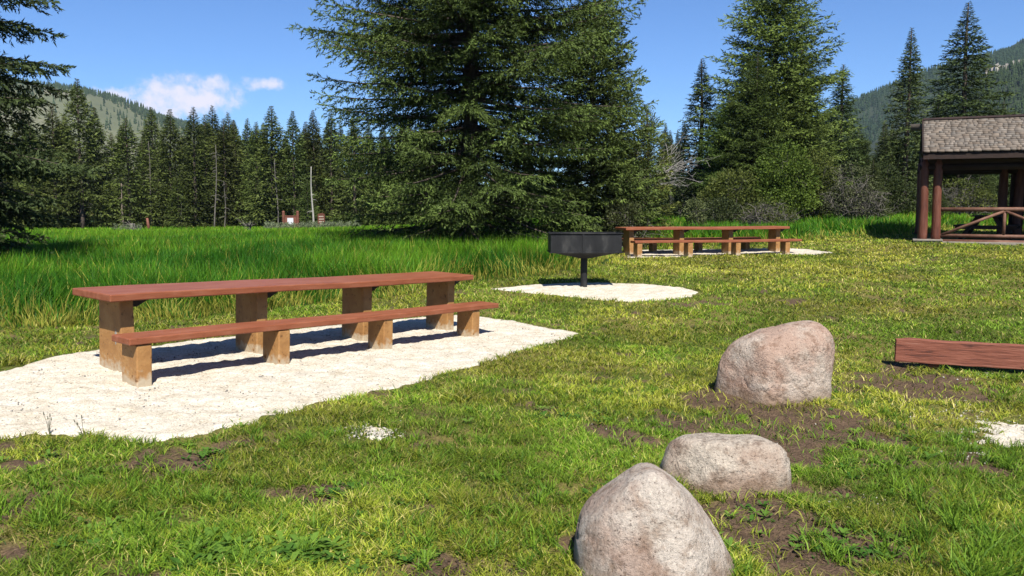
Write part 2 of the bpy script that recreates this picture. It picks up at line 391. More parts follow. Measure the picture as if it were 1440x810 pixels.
mc_ = N(nt_, 'ShaderNodeMix', data_type='RGBA'); nt_.links.new(mr_.outputs[0], mc_.inputs['Factor']); mc_.inputs['A'].default_value = (.36, .29, .20, 1); nt_.links.new(src_, mc_.inputs['B'])
r4_ = ramp(nt_, [(.30, (.45, .40, .36)), (.38, (1, 1, 1))]); nt_.links.new(ns_.outputs[0], r4_.inputs[0])
mm_ = N(nt_, 'ShaderNodeMix', data_type='RGBA', blend_type='MULTIPLY'); mm_.inputs['Factor'].default_value = 1; nt_.links.new(mc_.outputs['Result'], mm_.inputs['A']); nt_.links.new(r4_.outputs[0], mm_.inputs['B'])
nt_.links.new(mm_.outputs['Result'], bb_.inputs['Base Color'])
# worn, faded and chipped spots in the red paint
nt_ = RED.node_tree; bb_ = nt_.nodes['Principled BSDF']; src_ = bb_.inputs['Base Color'].links[0].from_socket
tc_ = N(nt_, 'ShaderNodeTexCoord')
ns_ = N(nt_, 'ShaderNodeTexNoise'); ns_.inputs['Scale'].default_value = 11; ns_.inputs['Detail'].default_value = 12; ns_.inputs['Roughness'].default_value = .75; nt_.links.new(tc_.outputs['Object'], ns_.inputs['Vector'])
r5_ = ramp(nt_, [(.66, (0, 0, 0)), (.73, (.8, .8, .8))]); nt_.links.new(ns_.outputs[0], r5_.inputs[0])
mc_ = N(nt_, 'ShaderNodeMix', data_type='RGBA'); nt_.links.new(r5_.outputs[0], mc_.inputs['Factor']); nt_.links.new(src_, mc_.inputs['A']); mc_.inputs['B'].default_value = (.30, .17, .12, 1)
r6_ = ramp(nt_, [(.28, (.6, .58, .56)), (.40, (1, 1, 1))]); nt_.links.new(ns_.outputs[0], r6_.inputs[0])
mm_ = N(nt_, 'ShaderNodeMix', data_type='RGBA', blend_type='MULTIPLY'); mm_.inputs['Factor'].default_value = 1; nt_.links.new(mc_.outputs['Result'], mm_.inputs['A']); nt_.links.new(r6_.outputs[0], mm_.inputs['B'])
nt_.links.new(mm_.outputs['Result'], bb_.inputs['Base Color'])
CHIP = noisy('bare_grey_wood', [(.3, (.30, .26, .22)), (.7, (.52, .47, .40))], 30, rough=.9, bump=.4)
STEEL = noisy('dark_steel', [(.3, (.02, .018, .016)), (.7, (.05, .04, .035))], 20, rough=.6, bump=.2)
d1 = Vector((.62787432, .77773994, -.02990685)); d2 = Vector((-.77760227, .62848005, .01864246)); dn = Vector((.03329484, .01155052, .99937883))
def frame(M0): return M0
def picnic(name, Mw, label, group, top_tilt=0, tan=None):
    """local frame: x along the table, y towards its far side, z up; origin at near left corner of the top's footprint"""
    root = empty(name, (0, 0, 0)); root.matrix_world = Mw
    L = 4.92; W = .77; H = .76
    def plank(x0, x1, y0, y1, z0, z1, n, gap=.004):
        mb = MB(); wd = (y1 - y0) / n
        for i in range(n):
            nx = 26
            for_ = []
            # one long plank cut in slices so that it may sag a little
            yy0 = y0 + i * wd + (gap / 2 if i else 0); yy1 = y0 + (i + 1) * wd - (gap / 2 if i < n - 1 else 0)
            vs = []; fs = []
            dx0 = 0; dx1 = 0
            for k in range(nx + 1):
                t = k / nx; x = x0 + dx0 + (x1 + dx1 - x0 - dx0) * t
                s = .010 * math.sin(t * 7.3 + i) + .004 * math.sin(t * 19 + 2 * i)
                for y, z in ((yy0, z0), (yy1, z0), (yy1, z1), (yy0, z1)): vs.append((x, y, z + s * .5))
            for k in range(nx):
                for q in range(4):
                    a_ = k * 4 + q; b2 = k * 4 + (q + 1) % 4
                    fs.append((a_, a_ + 4, b2 + 4, b2))
            fs.append((0, 1, 2, 3)); m_ = nx * 4; fs.append((m_ + 3, m_ + 2, m_ + 1, m_))
            mb.add(vs, fs)
        return mb
    plank(0, L, 0, W, H - .068, H, 1, .003).build('tabletop', RED, root, bevel=.010)
    legs = [.17, 1.65, 3.14, 4.62]
    for i, lx in enumerate(legs):
        mb = MB(); z1 = H - .0685
        mb.box(lx, lx + .135, .19, .60, -.22, z1)
        if i == 0:
            # the nearest leg leans slightly and is a bit wider at the foot
            mb.v = [(x + (.0), y - (.09 if z < 0 and y < .3 else 0.0) , z) for x, y, z in mb.v]
        lg = mb.build('leg', TAN, root, bevel=.012)
        br = MB()   # steel angle bracket under the top, far side
        br.add([(lx + .1352, .25, z1), (lx + .1352, .25, z1 - .085), (lx + .20, .25, z1 - .085), (lx + .30, .25, z1 - .03), (lx + .30, .25, z1),
                (lx + .1352, .42, z1), (lx + .1352, .42, z1 - .085), (lx + .20, .42, z1 - .085), (lx + .30, .42, z1 - .03), (lx + .30, .42, z1)],
               [(0, 1, 2, 3, 4), (9, 8, 7, 6, 5), (0, 5, 6, 1), (1, 6, 7, 2), (2, 7, 8, 3), (3, 8, 9, 4), (4, 9, 5, 0)])
        br.build('bracket', STEEL, lg)
    return root
def bench(name, Mw, L=4.93, W=.33, H=.425, legs=(.07, 1.52, 2.93, 4.44)):
    root = empty(name, (0, 0, 0)); root.matrix_world = Mw
    mb = MB(); nx = 30; vs = []; fs = []
    for k in range(nx + 1):
        t = k / nx; s = .008 * math.sin(t * 8.1) + (.012 * (1 - t) ** 2)
        for y, z in ((0, H - .062), (W, H - .062), (W, H), (0, H)): vs.append((t * L, y + .006 * math.sin(t * 5), z + s * .5))
    for k in range(nx):
        for q in range(4):
            a_ = k * 4 + q; b2 = k * 4 + (q + 1) % 4; fs.append((a_, a_ + 4, b2 + 4, b2))
    fs.append((0, 1, 2, 3)); m_ = nx * 4; fs.append((m_ + 3, m_ + 2, m_ + 1, m_)); mb.add(vs, fs)
    mb.build('seat', RED, root, bevel=.010)
    for lx in legs:
        b2 = MB(); b2.box(lx, lx + .14, .015, .29, -.2, H - .0625); b2.build('leg', TAN, root, bevel=.012)
    return root
def Mtable(a, b):
    o = d1 * a + d2 * b - dn * 1.6 + Vector(EYE)
    return Matrix(((d1.x, d2.x, dn.x, o.x), (d1.y, d2.y, dn.y, o.y), (d1.z, d2.z, dn.z, o.z), (0, 0, 0, 1)))
t1 = picnic('picnic_table', Mtable(3.50, 7.43), '', '')
tag(t1, 'nearer long red brown picnic table with tan legs, on the large white gravel pad', 'table', 'long picnic tables')
# chipped spot on the nearest leg
cb = MB(); rr = random.Random(3)
pts = []
for k in range(11):
    an = 2 * math.pi * k / 11; pts.append((.0, .255 + .028 * math.cos(an) * rr.uniform(.6, 1.2), .335 + .075 * math.sin(an) * rr.uniform(.6, 1.1)))
cb.add([(.1675, y, z) for _, y, z in pts] + [(.1725, y, z) for _, y, z in pts], [tuple(range(11))[::-1], tuple(range(11, 22))] + [(k, (k + 1) % 11, 11 + (k + 1) % 11, 11 + k) for k in range(11)])
lg0 = [c_ for c_ in t1.children if c_.name.startswith('leg')][0]
tag(cb.build('chipped_paint', CHIP, lg0), 'pale chipped patch where the paint has come off')
b1 = bench('picnic_bench', Mtable(3.42, 6.92))
tag(b1, 'long low red brown bench on tan legs in front of the nearer picnic table', 'bench', 'benches at the picnic tables')
# far set
th = R(-6)
def Mflat(x, y, z, rz, tx=0): return Matrix.Translation((x, y, z)) @ Matrix.Rotation(rz, 4, 'Z') @ Matrix.Rotation(tx, 4, 'Y')
p0 = at(880, 356, 21.9); yaw2 = R(15)
t2 = copy_tree(t1)
for ch in list([c_ for c_ in t2.children_recursive if c_.name.startswith('chipped')]): bpy.data.objects.remove(ch)
MT2 = Mflat(p0[0], p0[1], tz(p0[0] + 2, p0[1] + .6), yaw2, 0)
t2.matrix_world = MT2
tag(t2, 'long red brown picnic table farther off beside the big spruce, on a small gravel pad', 'table', 'long picnic tables')
b2_ = copy_tree(b1); b2_.matrix_world = MT2 @ Matrix.Translation((.05, -.50, 0))
tag(b2_, 'farther red brown bench, standing in front of the distant picnic table', 'bench', 'benches at the picnic tables')
b3_ = copy_tree(b1); b3_.matrix_world = MT2 @ Matrix.Translation((-.3, .97, 0))
tag(b3_, 'bench behind the distant picnic table, its legs just showing between the table legs', 'bench', 'benches at the picnic tables')

# ------------------------------------------------------------------ grill
BLK = noisy('sooty_black_steel', [(.3, (.010, .010, .011)), (.55, (.020, .020, .021)), (.72, (.06, .058, .055))], 5, rough=.6, bump=.15, bscale=25, spec=.25, stretch=(1, 1, .45))
GX0 = at(821, 402, 15.3)
gr = empty('park_grill', (GX0[0], GX0[1], tz(GX0[0], GX0[1])), R(2))
s_ = 15.3 / 1163
W2 = .645; D2 = .33; zt = 76 * s_; zb = 51 * s_; zc = 41 * s_
mb = MB(); mb.box(-W2, W2, -D2, -D2 + .006, zb, zt); mb.box(-W2, W2, D2 - .006, D2, zb, zt)
mb.box(-W2, -W2 + .006, -D2 + .0065, D2 - .0065, zb, zt); mb.box(W2 - .006, W2, -D2 + .0065, D2 - .0065, zb, zt)
mb.box(-W2 + .01, W2 - .01, -D2 + .01, D2 - .01, zb, zb + .006)
fb = mb.build('firebox', BLK, gr)
rm = MB()
rm.tube([(-W2 - .01, -D2 - .008, zt), (W2 + .01, -D2 - .008, zt)], .013, 6); rm.tube([(-W2 - .01, D2 + .008, zt), (W2 + .01, D2 + .008, zt)], .013, 6)
rm.tube([(-W2 - .01, -D2 - .008, zt), (-W2 - .01, D2 + .008, zt)], .013, 6); rm.tube([(W2 + .01, -D2 - .008, zt), (W2 + .01, D2 + .008, zt)], .013, 6)
rm.build('rim', BLK, fb, smooth=True)
sm = MB(); sm.box(-.075, -.045, -D2 - .018, -D2 - .001, zb - .02, zt - .01); sm.build('seam_strip', BLK, fb)
sh = MB(); sh.box(-W2 - .015, W2 + .015, -D2 - .03, D2 + .03, zb - .022, zb - .003); sh.build('shelf_flange', BLK, gr)
pn = MB(); a0 = W2 - .07; z0_, z1_ = zc, zb - .023
pn.add([(-a0, -D2 + .02, z1_), (a0, -D2 + .02, z1_), (a0, D2 - .02, z1_), (-a0, D2 - .02, z1_), (-.09, -.1, z0_), (.09, -.1, z0_), (.09, .1, z0_), (-.09, .1, z0_)],
       [(0, 1, 2, 3), (7, 6, 5, 4), (0, 4, 5, 1), (1, 5, 6, 2), (2, 6, 7, 3), (3, 7, 4, 0)])
pn.build('ash_pan', BLK, gr)
gt = MB()
for k in range(22):
    x = -W2 + .05 + k * (2 * W2 - .1) / 21; gt.tube([(x, -D2 + .01, zt - .03), (x, D2 - .01, zt - .03)], .005, 5)
gt.build('cooking_grate', BLK, gr)
ps = MB(); ps.tube([(0, 0, -.15), (0, 0, zc + .03)], .064, 16); ps.build('post', BLK, gr, smooth=False)
tag(gr, 'black steel park grill, wide firebox on one post, on oval gravel pad', 'grill')

# ------------------------------------------------------------------ boulders
def rockmat(name, base, pink, dark, ox=0):
    base = tuple(v * .62 for v in base); pink = tuple(v * .62 for v in pink)
    m, nt, b = newmat(name); tc = N(nt, 'ShaderNodeTexCoord'); mp = N(nt, 'ShaderNodeMapping'); mp.inputs['Location'].default_value = (ox, ox, 0)
    nt.links.new(tc.outputs['Object'], mp.inputs[0])
    def nz(s, d=8, r=.6):
        n = N(nt, 'ShaderNodeTexNoise'); n.inputs['Scale'].default_value = s; n.inputs['Detail'].default_value = d; n.inputs['Roughness'].default_value = r
        nt.links.new(mp.outputs[0], n.inputs['Vector']); return n
    a = nz(2.6); r1 = ramp(nt, [(.42, pink), (.56, base)]); nt.links.new(a.outputs[0], r1.inputs[0])
    s = nz(70, 5, .75); r2 = ramp(nt, [(.34, (.22, .19, .17)), (.44, (1, 1, 1)), (.56, (1, 1, 1)), (.66, (1.45, 1.42, 1.38))]); nt.links.new(s.outputs[0], r2.inputs[0])
    l = nz(9, 10, .7); r3 = ramp(nt, [(.36, dark), (.5, (1, 1, 1))]); nt.links.new(l.outputs[0], r3.inputs[0])
    def mul(x, y):
        k = N(nt, 'ShaderNodeMix', data_type='RGBA', blend_type='MULTIPLY'); k.inputs['Factor'].default_value = 1; k.clamp_result = False
        nt.links.new(x, k.inputs['A']); nt.links.new(y, k.inputs['B']); return k.outputs['Result']
    o = mul(mul(r1.outputs[0], r2.outputs[0]), r3.outputs[0])
    # soil staining near the foot
    sp = N(nt, 'ShaderNodeSeparateXYZ'); nt.links.new(tc.outputs['Object'], sp.inputs[0])
    ad = N(nt, 'ShaderNodeMath', operation='MULTIPLY_ADD'); nt.links.new(l.outputs[0], ad.inputs[0]); ad.inputs[1].default_value = .22; nt.links.new(sp.outputs['Z'], ad.inputs[2])
    mr = N(nt, 'ShaderNodeMapRange'); mr.inputs['From Min'].default_value = .10; mr.inputs['From Max'].default_value = .24; nt.links.new(ad.outputs[0], mr.inputs['Value'])
    k = N(nt, 'ShaderNodeMix', data_type='RGBA'); nt.links.new(mr.outputs[0], k.inputs['Factor']); k.inputs['A'].default_value = (.17, .115, .075, 1); nt.links.new(o, k.inputs['B'])
    nt.links.new(k.outputs['Result'], b.inputs['Base Color'])
    b.inputs['Roughness'].default_value = .85; b.inputs['Specular IOR Level'].default_value = .25
    hh = nz(16, 12, .7); vv = N(nt, 'ShaderNodeTexVoronoi'); vv.feature = 'DISTANCE_TO_EDGE'; vv.inputs['Scale'].default_value = 1.3
    wv = nz(3, 4); wa = N(nt, 'ShaderNodeVectorMath', operation='MULTIPLY_ADD'); nt.links.new(wv.outputs['Color'], wa.inputs[0]); wa.inputs[1].default_value = (.5, .5, .5); nt.links.new(mp.outputs[0], wa.inputs[2])
    nt.links.new(wa.outputs[0], vv.inputs['Vector'])
    cr = N(nt, 'ShaderNodeMapRange'); cr.inputs['From Max'].default_value = .012; cr.inputs['To Min'].default_value = -.05; cr.inputs['To Max'].default_value = 0; nt.links.new(vv.outputs['Distance'], cr.inputs['Value'])
    ah = N(nt, 'ShaderNodeMath', operation='ADD'); nt.links.new(hh.outputs[0], ah.inputs[0]); nt.links.new(cr.outputs[0], ah.inputs[1])
    bp = N(nt, 'ShaderNodeBump'); bp.inputs['Strength'].default_value = 1.0; bp.inputs['Distance'].default_value = .045; nt.links.new(ah.outputs[0], bp.inputs['Height']); nt.links.new(bp.outputs[0], b.inputs['Normal'])
    return m
def boulder(name, loc, planes, p, mat, seed, amp=.03, rot=0):
    import bmesh
    bm = bmesh.new(); bmesh.ops.create_icosphere(bm, subdivisions=6, radius=1)
    pl = [(Vector(n).normalized(), d) for n, d in planes]
    for v in bm.verts:
        d = v.co.normalized(); s = 0
        for n, dd in pl:
            c = d.dot(n)
            if c > 0: s += (c / dd) ** p
        r = s ** (-1 / p)
        q = d * r
        n1 = mnoise.fractal(q * 2.2 + Vector((seed, 0, 0)), 1, 2, 3)
        n2 = mnoise.fractal(q * 8 + Vector((0, seed, 0)), 1, 2, 5)
        n3 = abs(mnoise.fractal(q * 3.6 + Vector((0, 0, seed)), 1, 2, 3))
        r += amp * (n1 * 1.1 + n2 * .28) - amp * 1.1 * max(0, .10 - n3) * 6 * (.5 + n1)
        v.co = d * r
    me = bpy.data.meshes.new(name); bm.to_mesh(me); bm.free(); me.materials.append(mat)
    for f in me.polygons: f.use_smooth = True
    o = bpy.data.objects.new(name, me); C.objects.link(o); o.location = loc; o.rotation_euler = (0, 0, rot); return o
RK1 = rockmat('grey_pink_granite', (.58, .48, .395), (.50, .35, .27), (.62, .55, .50), 0)
RK2 = rockmat('speckled_granite', (.62, .53, .43), (.47, .35, .27), (.45, .40, .37), 4)
RK3 = rockmat('pale_granite', (.68, .59, .50), (.50, .375, .30), (.66, .59, .54), 9)
# back boulder: silhouette 1003..1177 x 454..570 px
def sil(px_planes, k, g=1.03): return [((nx, ny, nz), d * k * g / math.sqrt(nx * nx + nz * nz) * math.sqrt(nx * nx + ny * ny + nz * nz) if False else d * k * g) for nx, ny, nz, d in px_planes]
c1 = ground_px(1104, 566); Y1 = c1[1]; k1 = Y1 / F; z1g = tz(c1[0], c1[1])
boulder('boulder', (c1[0], c1[1] + .28, z1g), sil([(-.16, .06, 1, 97), (-.6, .05, 1, 99), (-2.08, 0, 1, 98), (-1, 0, 0, 88), (1.18, 0, 1, 121), (1, 0, -.18, 76)], k1) + [
    ((.16, -1, .10), .30), ((-.80, -.75, .14), .375), ((-.05, -.75, 1), .535), ((.75, -.75, .1), .44), ((0, 1, .2), .42), ((.7, .7, 0), .5), ((-.7, .7, .2), .5), ((0, 0, -1), .35), ((.3, -.8, -.5), .34)], 13, RK1, 3.1, .022)
tag(bpy.data.objects['boulder'], 'large rounded grey and pink boulder, the farthest of the three, sitting in bare soil', 'boulder', 'boulders edging the lawn')
Y2 = 4.75; k2 = Y2 / F
c2 = at(1027, 699, Y2); z2g = tz(c2[0], c2[1])
o = boulder('boulder', (c2[0], c2[1] + .17, z2g), sil([(-.02, .1, 1, 69), (.55, .1, .83, 93), (1, 0, 0, 94), (-.83, 0, .56, 99), (-1, 0, 0, 93)], k2) + [
    ((.1, -1, .1), .235), ((.15, -.75, .7), .285), ((-.55, -.85, .3), .25), ((.6, -.75, .2), .34), ((0, 1, .2), .27), ((.7, .7, 0), .38), ((-.7, .7, .2), .36), ((0, 0, -1), .2)], 12, RK2, 7.7, .024)
tag(o, 'low oblong speckled boulder, the smallest, lying just behind the front boulder', 'boulder', 'boulders edging the lawn')
Y3 = 3.42; k3 = Y3 / F
c3 = at(928, 830, Y3); z3g = tz(c3[0], c3[1])
o = boulder('boulder', (c3[0], c3[1] + .22, z3g), sil([(.84, 0, .547, 116), (.537, .1, .844, 142), (-.574, .1, .82, 149), (-.768, 0, .64, 139), (-1, 0, .05, 118)], k3, 1.0) + [
    ((-.12, -1, .50), .335), ((.80, -.62, .42), .315), ((-.75, -.7, .2), .36), ((0, 1, .3), .30), ((.7, .7, 0), .38), ((-.7, .7, .2), .4), ((0, 0, -1), .2)], 12, RK3, 12.3, .014)
tag(o, 'tall pale boulder with a rounded peak, nearest the camera, cut by the photo bottom edge', 'boulder', 'boulders edging the lawn')
BOULD = [(c1[0], c1[1] + .28, .50, .36), (c2[0], c2[1] + .17, .36, .22), (c3[0], c3[1] + .22, .33, .30)]

# ------------------------------------------------------------------ timber beam at the right
LOGM = noisy('weathered_red_beam', [(.33, (.09, .03, .02)), (.45, (.26, .082, .048)), (.60, (.33, .115, .07)), (.75, (.42, .20, .14))], 6, rough=.75, bump=.6, bscale=18, stretch=(.35, 5, 5), dist=.012, warp=.6)
pA = ground_px(1258, 516); pB = ground_px(1440, 527)
dirL = Vector((pB[0] - pA[0], pB[1] - pA[1], 0)); LL = 2.4; yawL = math.atan2(dirL.y, dirL.x)
mb = MB(); nx = 40; vs = []; fs = []; rr = random.Random(5)
for k in range(nx + 1):
    t = k / nx; tp = .052 + 36 * pA[1] / F + .010 * mnoise.noise(Vector((t * 7, 0, 0))) - (.012 if t < .05 else 0); bo = .075 + .010 * mnoise.noise(Vector((t * 9, 3, 0)))
    e = .012 * (1 if k in (0, nx) else 0)
    for y, z in ((.0, bo), (.11, bo), (.11, tp), (.0, tp)): vs.append((t * LL + (.008 * mnoise.noise(Vector((y * 30, z * 30, 0))) if k in (0, nx) else 0), y + .004 * mnoise.noise(Vector((t * 12, z * 9, 2))), z))
for k in range(nx):
    for q in range(4):
        a_ = k * 4 + q; b2 = k * 4 + (q + 1) % 4; fs.append((a_, a_ + 4, b2 + 4, b2))
fs.append((0, 1, 2, 3)); m_ = nx * 4; fs.append((m_ + 3, m_ + 2, m_ + 1, m_)); mb.add(vs, fs)
lg = empty('timber_beam', (pA[0], pA[1], tz(pA[0], pA[1]) - .012), yawL)
lg.rotation_euler[1] = R(.8)
mb.build('beam', LOGM, lg, bevel=.008)
for lx in (.35, 1.75):
    ft = MB(); ft.box(lx, lx + .12, .05, .10, -.1, .066); ft.build('foot_block', LOGM, lg, bevel=.005)
tag(lg, 'weathered red timber beam lying low across the grass right of the boulders', 'beam')
HAZE = True

# ------------------------------------------------------------------ shelter
SHX, SHY = at(1291, 340, 25.0)[0], 25.0
SHROT = R(-25)
shz = tz(SHX + 1.5, SHY)
LOGP = noisy('dark_red_stained_log', [(.3, (.085, .026, .016)), (.5, (.17, .055, .032)), (.75, (.24, .10, .062))], 3, rough=.6, bump=.5, bscale=12, stretch=(3, 3, .5), dist=.02)
LOGR = noisy('worn_red_brown_rail', [(.3, (.12, .05, .03)), (.5, (.20, .095, .06)), (.75, (.29, .16, .11))], 4, rough=.7, bump=.4, bscale=12)
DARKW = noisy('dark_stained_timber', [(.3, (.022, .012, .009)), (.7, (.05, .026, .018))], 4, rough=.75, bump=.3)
CONC = noisy('worn_concrete', [(.3, (.24, .21, .17)), (.7, (.36, .32, .26))], 6, rough=.9, bump=.3)
shel = empty('picnic_shelter', (SHX, SHY, shz), SHROT)
tag(shel, 'open log picnic shelter with a grey shingle roof and cross braced rail', 'shelter')
SL, SD = 8.0, 4.2       # length along the front, depth
EAVE = 2.85; RIDGE = 3.78; OV = .55
def log(name, pts, rad, mat, parent, n=12, wob=.0):
    mb = MB(); mb.tube(pts, rad, n); return mb.build(name, mat, parent, smooth=False)
def post(x, y, r=.125, m=LOGP):
    p = []; rr = []
    for k in range(9):
        t = k / 8; p.append((x + .012 * math.sin(t * 5 + x * 3), y + .01 * math.cos(t * 4 + y), -.1 + t * (EAVE - .22))); rr.append(r * (1.06 - .12 * t) * (1 + .03 * math.sin(9 * t + x)))
    mb = MB(); mb.tube(p, rr, 14); o = mb.build('post', m, shel, smooth=True); return o
for x, y in [(.10, .10), (.46, .10), (.10, .52), (SL - .1, .1), (SL / 2, .1), (.1, SD - .1), (2.55, SD - .1), (3.0, SD - .1), (5.2, SD - .1), (SL - .1, SD - .1)]:
    post(x, y, .125 if y < 1 else .14, LOGP)
# floor slab, footing
mb = MB(); mb.box(-.12, SL + .1, -.12, SD + .1, -.25, .03); mb.build('floor_slab', CONC, shel, bevel=.02)
mb = MB(); mb.box(-.15, .66, -.15, .66, .0305, .09); mb.build('footing', CONC, shel, bevel=.015)
# plates
for y in (.1, SD - .1):
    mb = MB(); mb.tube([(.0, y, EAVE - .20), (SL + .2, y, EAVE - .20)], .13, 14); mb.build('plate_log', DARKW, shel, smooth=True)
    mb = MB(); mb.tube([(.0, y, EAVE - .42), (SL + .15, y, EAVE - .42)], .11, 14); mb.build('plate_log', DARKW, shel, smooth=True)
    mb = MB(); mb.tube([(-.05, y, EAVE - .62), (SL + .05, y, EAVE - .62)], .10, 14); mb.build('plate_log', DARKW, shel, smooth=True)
for x in (.1, SL / 2, SL - .1):
    mb = MB(); mb.tube([(x, .15, EAVE - .10), (x, SD - .15, EAVE - .10)], .12, 12); mb.build('tie_log', DARKW, shel, smooth=True)
    mb = MB(); mb.tube([(x, SD / 2, EAVE - .05), (x, SD / 2, RIDGE - .2)], .1, 12); mb.build('king_post', DARKW, shel, smooth=True)
mb = MB(); mb.tube([(-.34, SD / 2, RIDGE - .19), (SL + .9, SD / 2, RIDGE - .19)], .11, 14); mb.build('ridge_log', noisy('grey_log_end', [(.3, (.10, .08, .06)), (.7, (.2, .17, .13))], 5), shel, smooth=True)
# boarded back wall on the right part
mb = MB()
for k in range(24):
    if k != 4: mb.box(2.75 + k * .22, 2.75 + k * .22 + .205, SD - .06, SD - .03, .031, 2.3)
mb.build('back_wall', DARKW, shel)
# gable boards
for x in (.06, SL - .06):
    mb = MB(); mb.add([(x, .05, EAVE - .12), (x, SD - .05, EAVE - .12), (x, SD / 2, RIDGE - .14), (x + .04, .05, EAVE - .12), (x + .04, SD - .05, EAVE - .12), (x + .04, SD / 2, RIDGE - .14)],
                      [(0, 1, 2), (5, 4, 3), (0, 3, 4, 1), (1, 4, 5, 2), (2, 5, 3, 0)]); mb.build('gable_boards', DARKW, shel)
# roof slopes: individual shingles in staggered courses, one mesh per slope
roof_deck = MB()
slope = math.atan2(RIDGE - EAVE, SD / 2)
X0, X1 = .02, SL + .3
def roofpt(x, s, side, h=0):
    """s metres down from the ridge"""
    y = SD / 2 + side * (s * math.cos(slope) + h * math.sin(slope)); z = RIDGE + .02 - s * math.sin(slope) + h * math.cos(slope); return (x, y, z)
SLEN = (SD / 2 + OV) / math.cos(slope)
SHG = noisy('weathered_grey_cedar_shingle', [(.28, (.17, .138, .112)), (.5, (.23, .192, .158)), (.74, (.30, .255, .215))], 3, rough=.9, bump=.2, bscale=30, stretch=(1, 1, 1), dist=.01)
nt = SHG.node_tree; bb = nt.nodes['Principled BSDF']; src = bb.inputs['Base Color'].links[0].from_socket
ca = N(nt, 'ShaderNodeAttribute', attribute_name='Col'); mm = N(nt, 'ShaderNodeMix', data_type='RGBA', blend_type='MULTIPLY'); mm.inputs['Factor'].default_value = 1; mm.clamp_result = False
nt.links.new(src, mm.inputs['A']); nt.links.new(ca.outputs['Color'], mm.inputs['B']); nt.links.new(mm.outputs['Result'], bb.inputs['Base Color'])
for side in (-1, 1):
    deck = MB()
    P_ = [roofpt(x, s, side, h) for h in (-.11, -.03) for x, s in ((X0 + .04, .03), (X1 - .04, .03), (X1 - .04, SLEN - .05), (X0 + .04, SLEN - .05))]
    f = [(0, 1, 2, 3), (7, 6, 5, 4), (0, 4, 5, 1), (1, 5, 6, 2), (2, 6, 7, 3), (3, 7, 4, 0)]
    if side > 0: f = [t[::-1] for t in f]
    deck.add(P_, f); dk = deck.build('roof_deck', DARKW, shel)
    rr = random.Random(4 + side); Vs = []; Fs = []; Cs = []
    course = .175; ncs = int(SLEN / course)
    for c_ in range(ncs + 1):
        s1 = SLEN - c_ * course; s0 = max(s1 - .40, .01); x = X0 + rr.uniform(-.1, 0)
        wv = .012 * math.sin(c_ * 1.3)
        while x < X1:
            wd = rr.choice([.10, .13, .16, .2, .26]) * rr.uniform(.9, 1.1); x2 = min(x + wd, X1); xa = max(x, X0)
            if x2 - xa > .02:
                ex = rr.uniform(-.010, .010) + wv * math.sin(x * 2.1); th_ = rr.uniform(.034, .05); n0 = len(Vs); g_ = .004
                lift = .0
                for s_a, h0, h1 in ((s0, -.012, .0), (s1 + ex, .012, .020 + th_)):
                    for h in (h0, h1):
                        Vs.append(roofpt(xa + g_, s_a, side, h)); Vs.append(roofpt(x2 - g_, s_a, side, h))
                ff = [(2, 3, 7, 6), (4, 6, 7, 5), (0, 2, 6, 4), (1, 5, 7, 3)]
                Fs += [tuple(n0 + i for i in (t if side < 0 else t[::-1])) for t in ff]
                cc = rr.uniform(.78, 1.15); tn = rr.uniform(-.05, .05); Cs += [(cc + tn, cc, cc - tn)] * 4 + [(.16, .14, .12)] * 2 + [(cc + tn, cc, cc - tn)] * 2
            x += wd
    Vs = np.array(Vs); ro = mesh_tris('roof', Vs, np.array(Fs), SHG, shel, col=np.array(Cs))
    rc = MB(); rc.add([roofpt(X0, -.02, side, .075), roofpt(X1, -.02, side, .075), roofpt(X1, .13, side, .068), roofpt(X0, .13, side, .068),
                       roofpt(X0, -.02, side, .055), roofpt(X1, -.02, side, .055), roofpt(X1, .13, side, .048), roofpt(X0, .13, side, .048)],
                      [(0, 3, 2, 1) if side < 0 else (0, 1, 2, 3), (4, 5, 6, 7), (3, 7, 6, 2), (0, 4, 7, 3), (1, 2, 6, 5)]); rc.build('ridge_cap', DARKW, ro)
    # barge boards along the gable ends
    for x in (X0 - .03, X1):
        bg_ = MB(); P_ = [roofpt(xx, s, side, h) for h in (-.16, .045) for xx, s in ((x, .0), (x + .03, .0), (x + .03, SLEN - .02), (x, SLEN - .02))]
        bg_.add(P_, f); bg_.build('barge_board', DARKW, shel)
fa = MB(); yf = roofpt(0, SLEN - .03, -1, -.03); fa.box(X0, X1, yf[1], yf[1] + .03, yf[2] - .17, yf[2] - .001); fa.build('fascia', DARKW, shel)
# rail panels with K braces
def railpanel(xa, xb, y):
    rl = MB(); rl.tube([(xa, y, .98), (xb, y, .985)], [.062, .07], 10); o = rl.build('rail', LOGR, shel, smooth=True)
    r2 = MB(); r2.tube([(xa, y, .20), (xb, y, .195)], .055, 10); r2.build('rail', LOGR, shel, smooth=True)
    r3 = MB(); r3.tube([(xa, y - .05, .02), (xb, y - .05, .015)], .075, 10); r3.build('sill_log', LOGR, shel, smooth=True)
    xm = (xa + xb) / 2
    v = MB(); v.tube([(xm, y, .2), (xm, y, .96)], .045, 8); v.build('rail_post', LOGR, shel, smooth=True)
    for s1, s2 in ((xa + .04, xm - .02), (xb - .04, xm + .02)):
        d_ = MB(); d_.tube([(s1, y - .02, .22), (s2, y - .02, .93)], .043, 8); d_.build('brace', LOGR, shel, smooth=True)
railpanel(.58, SL / 2 - .12, .10); railpanel(SL / 2 + .12, SL - .22, .10)
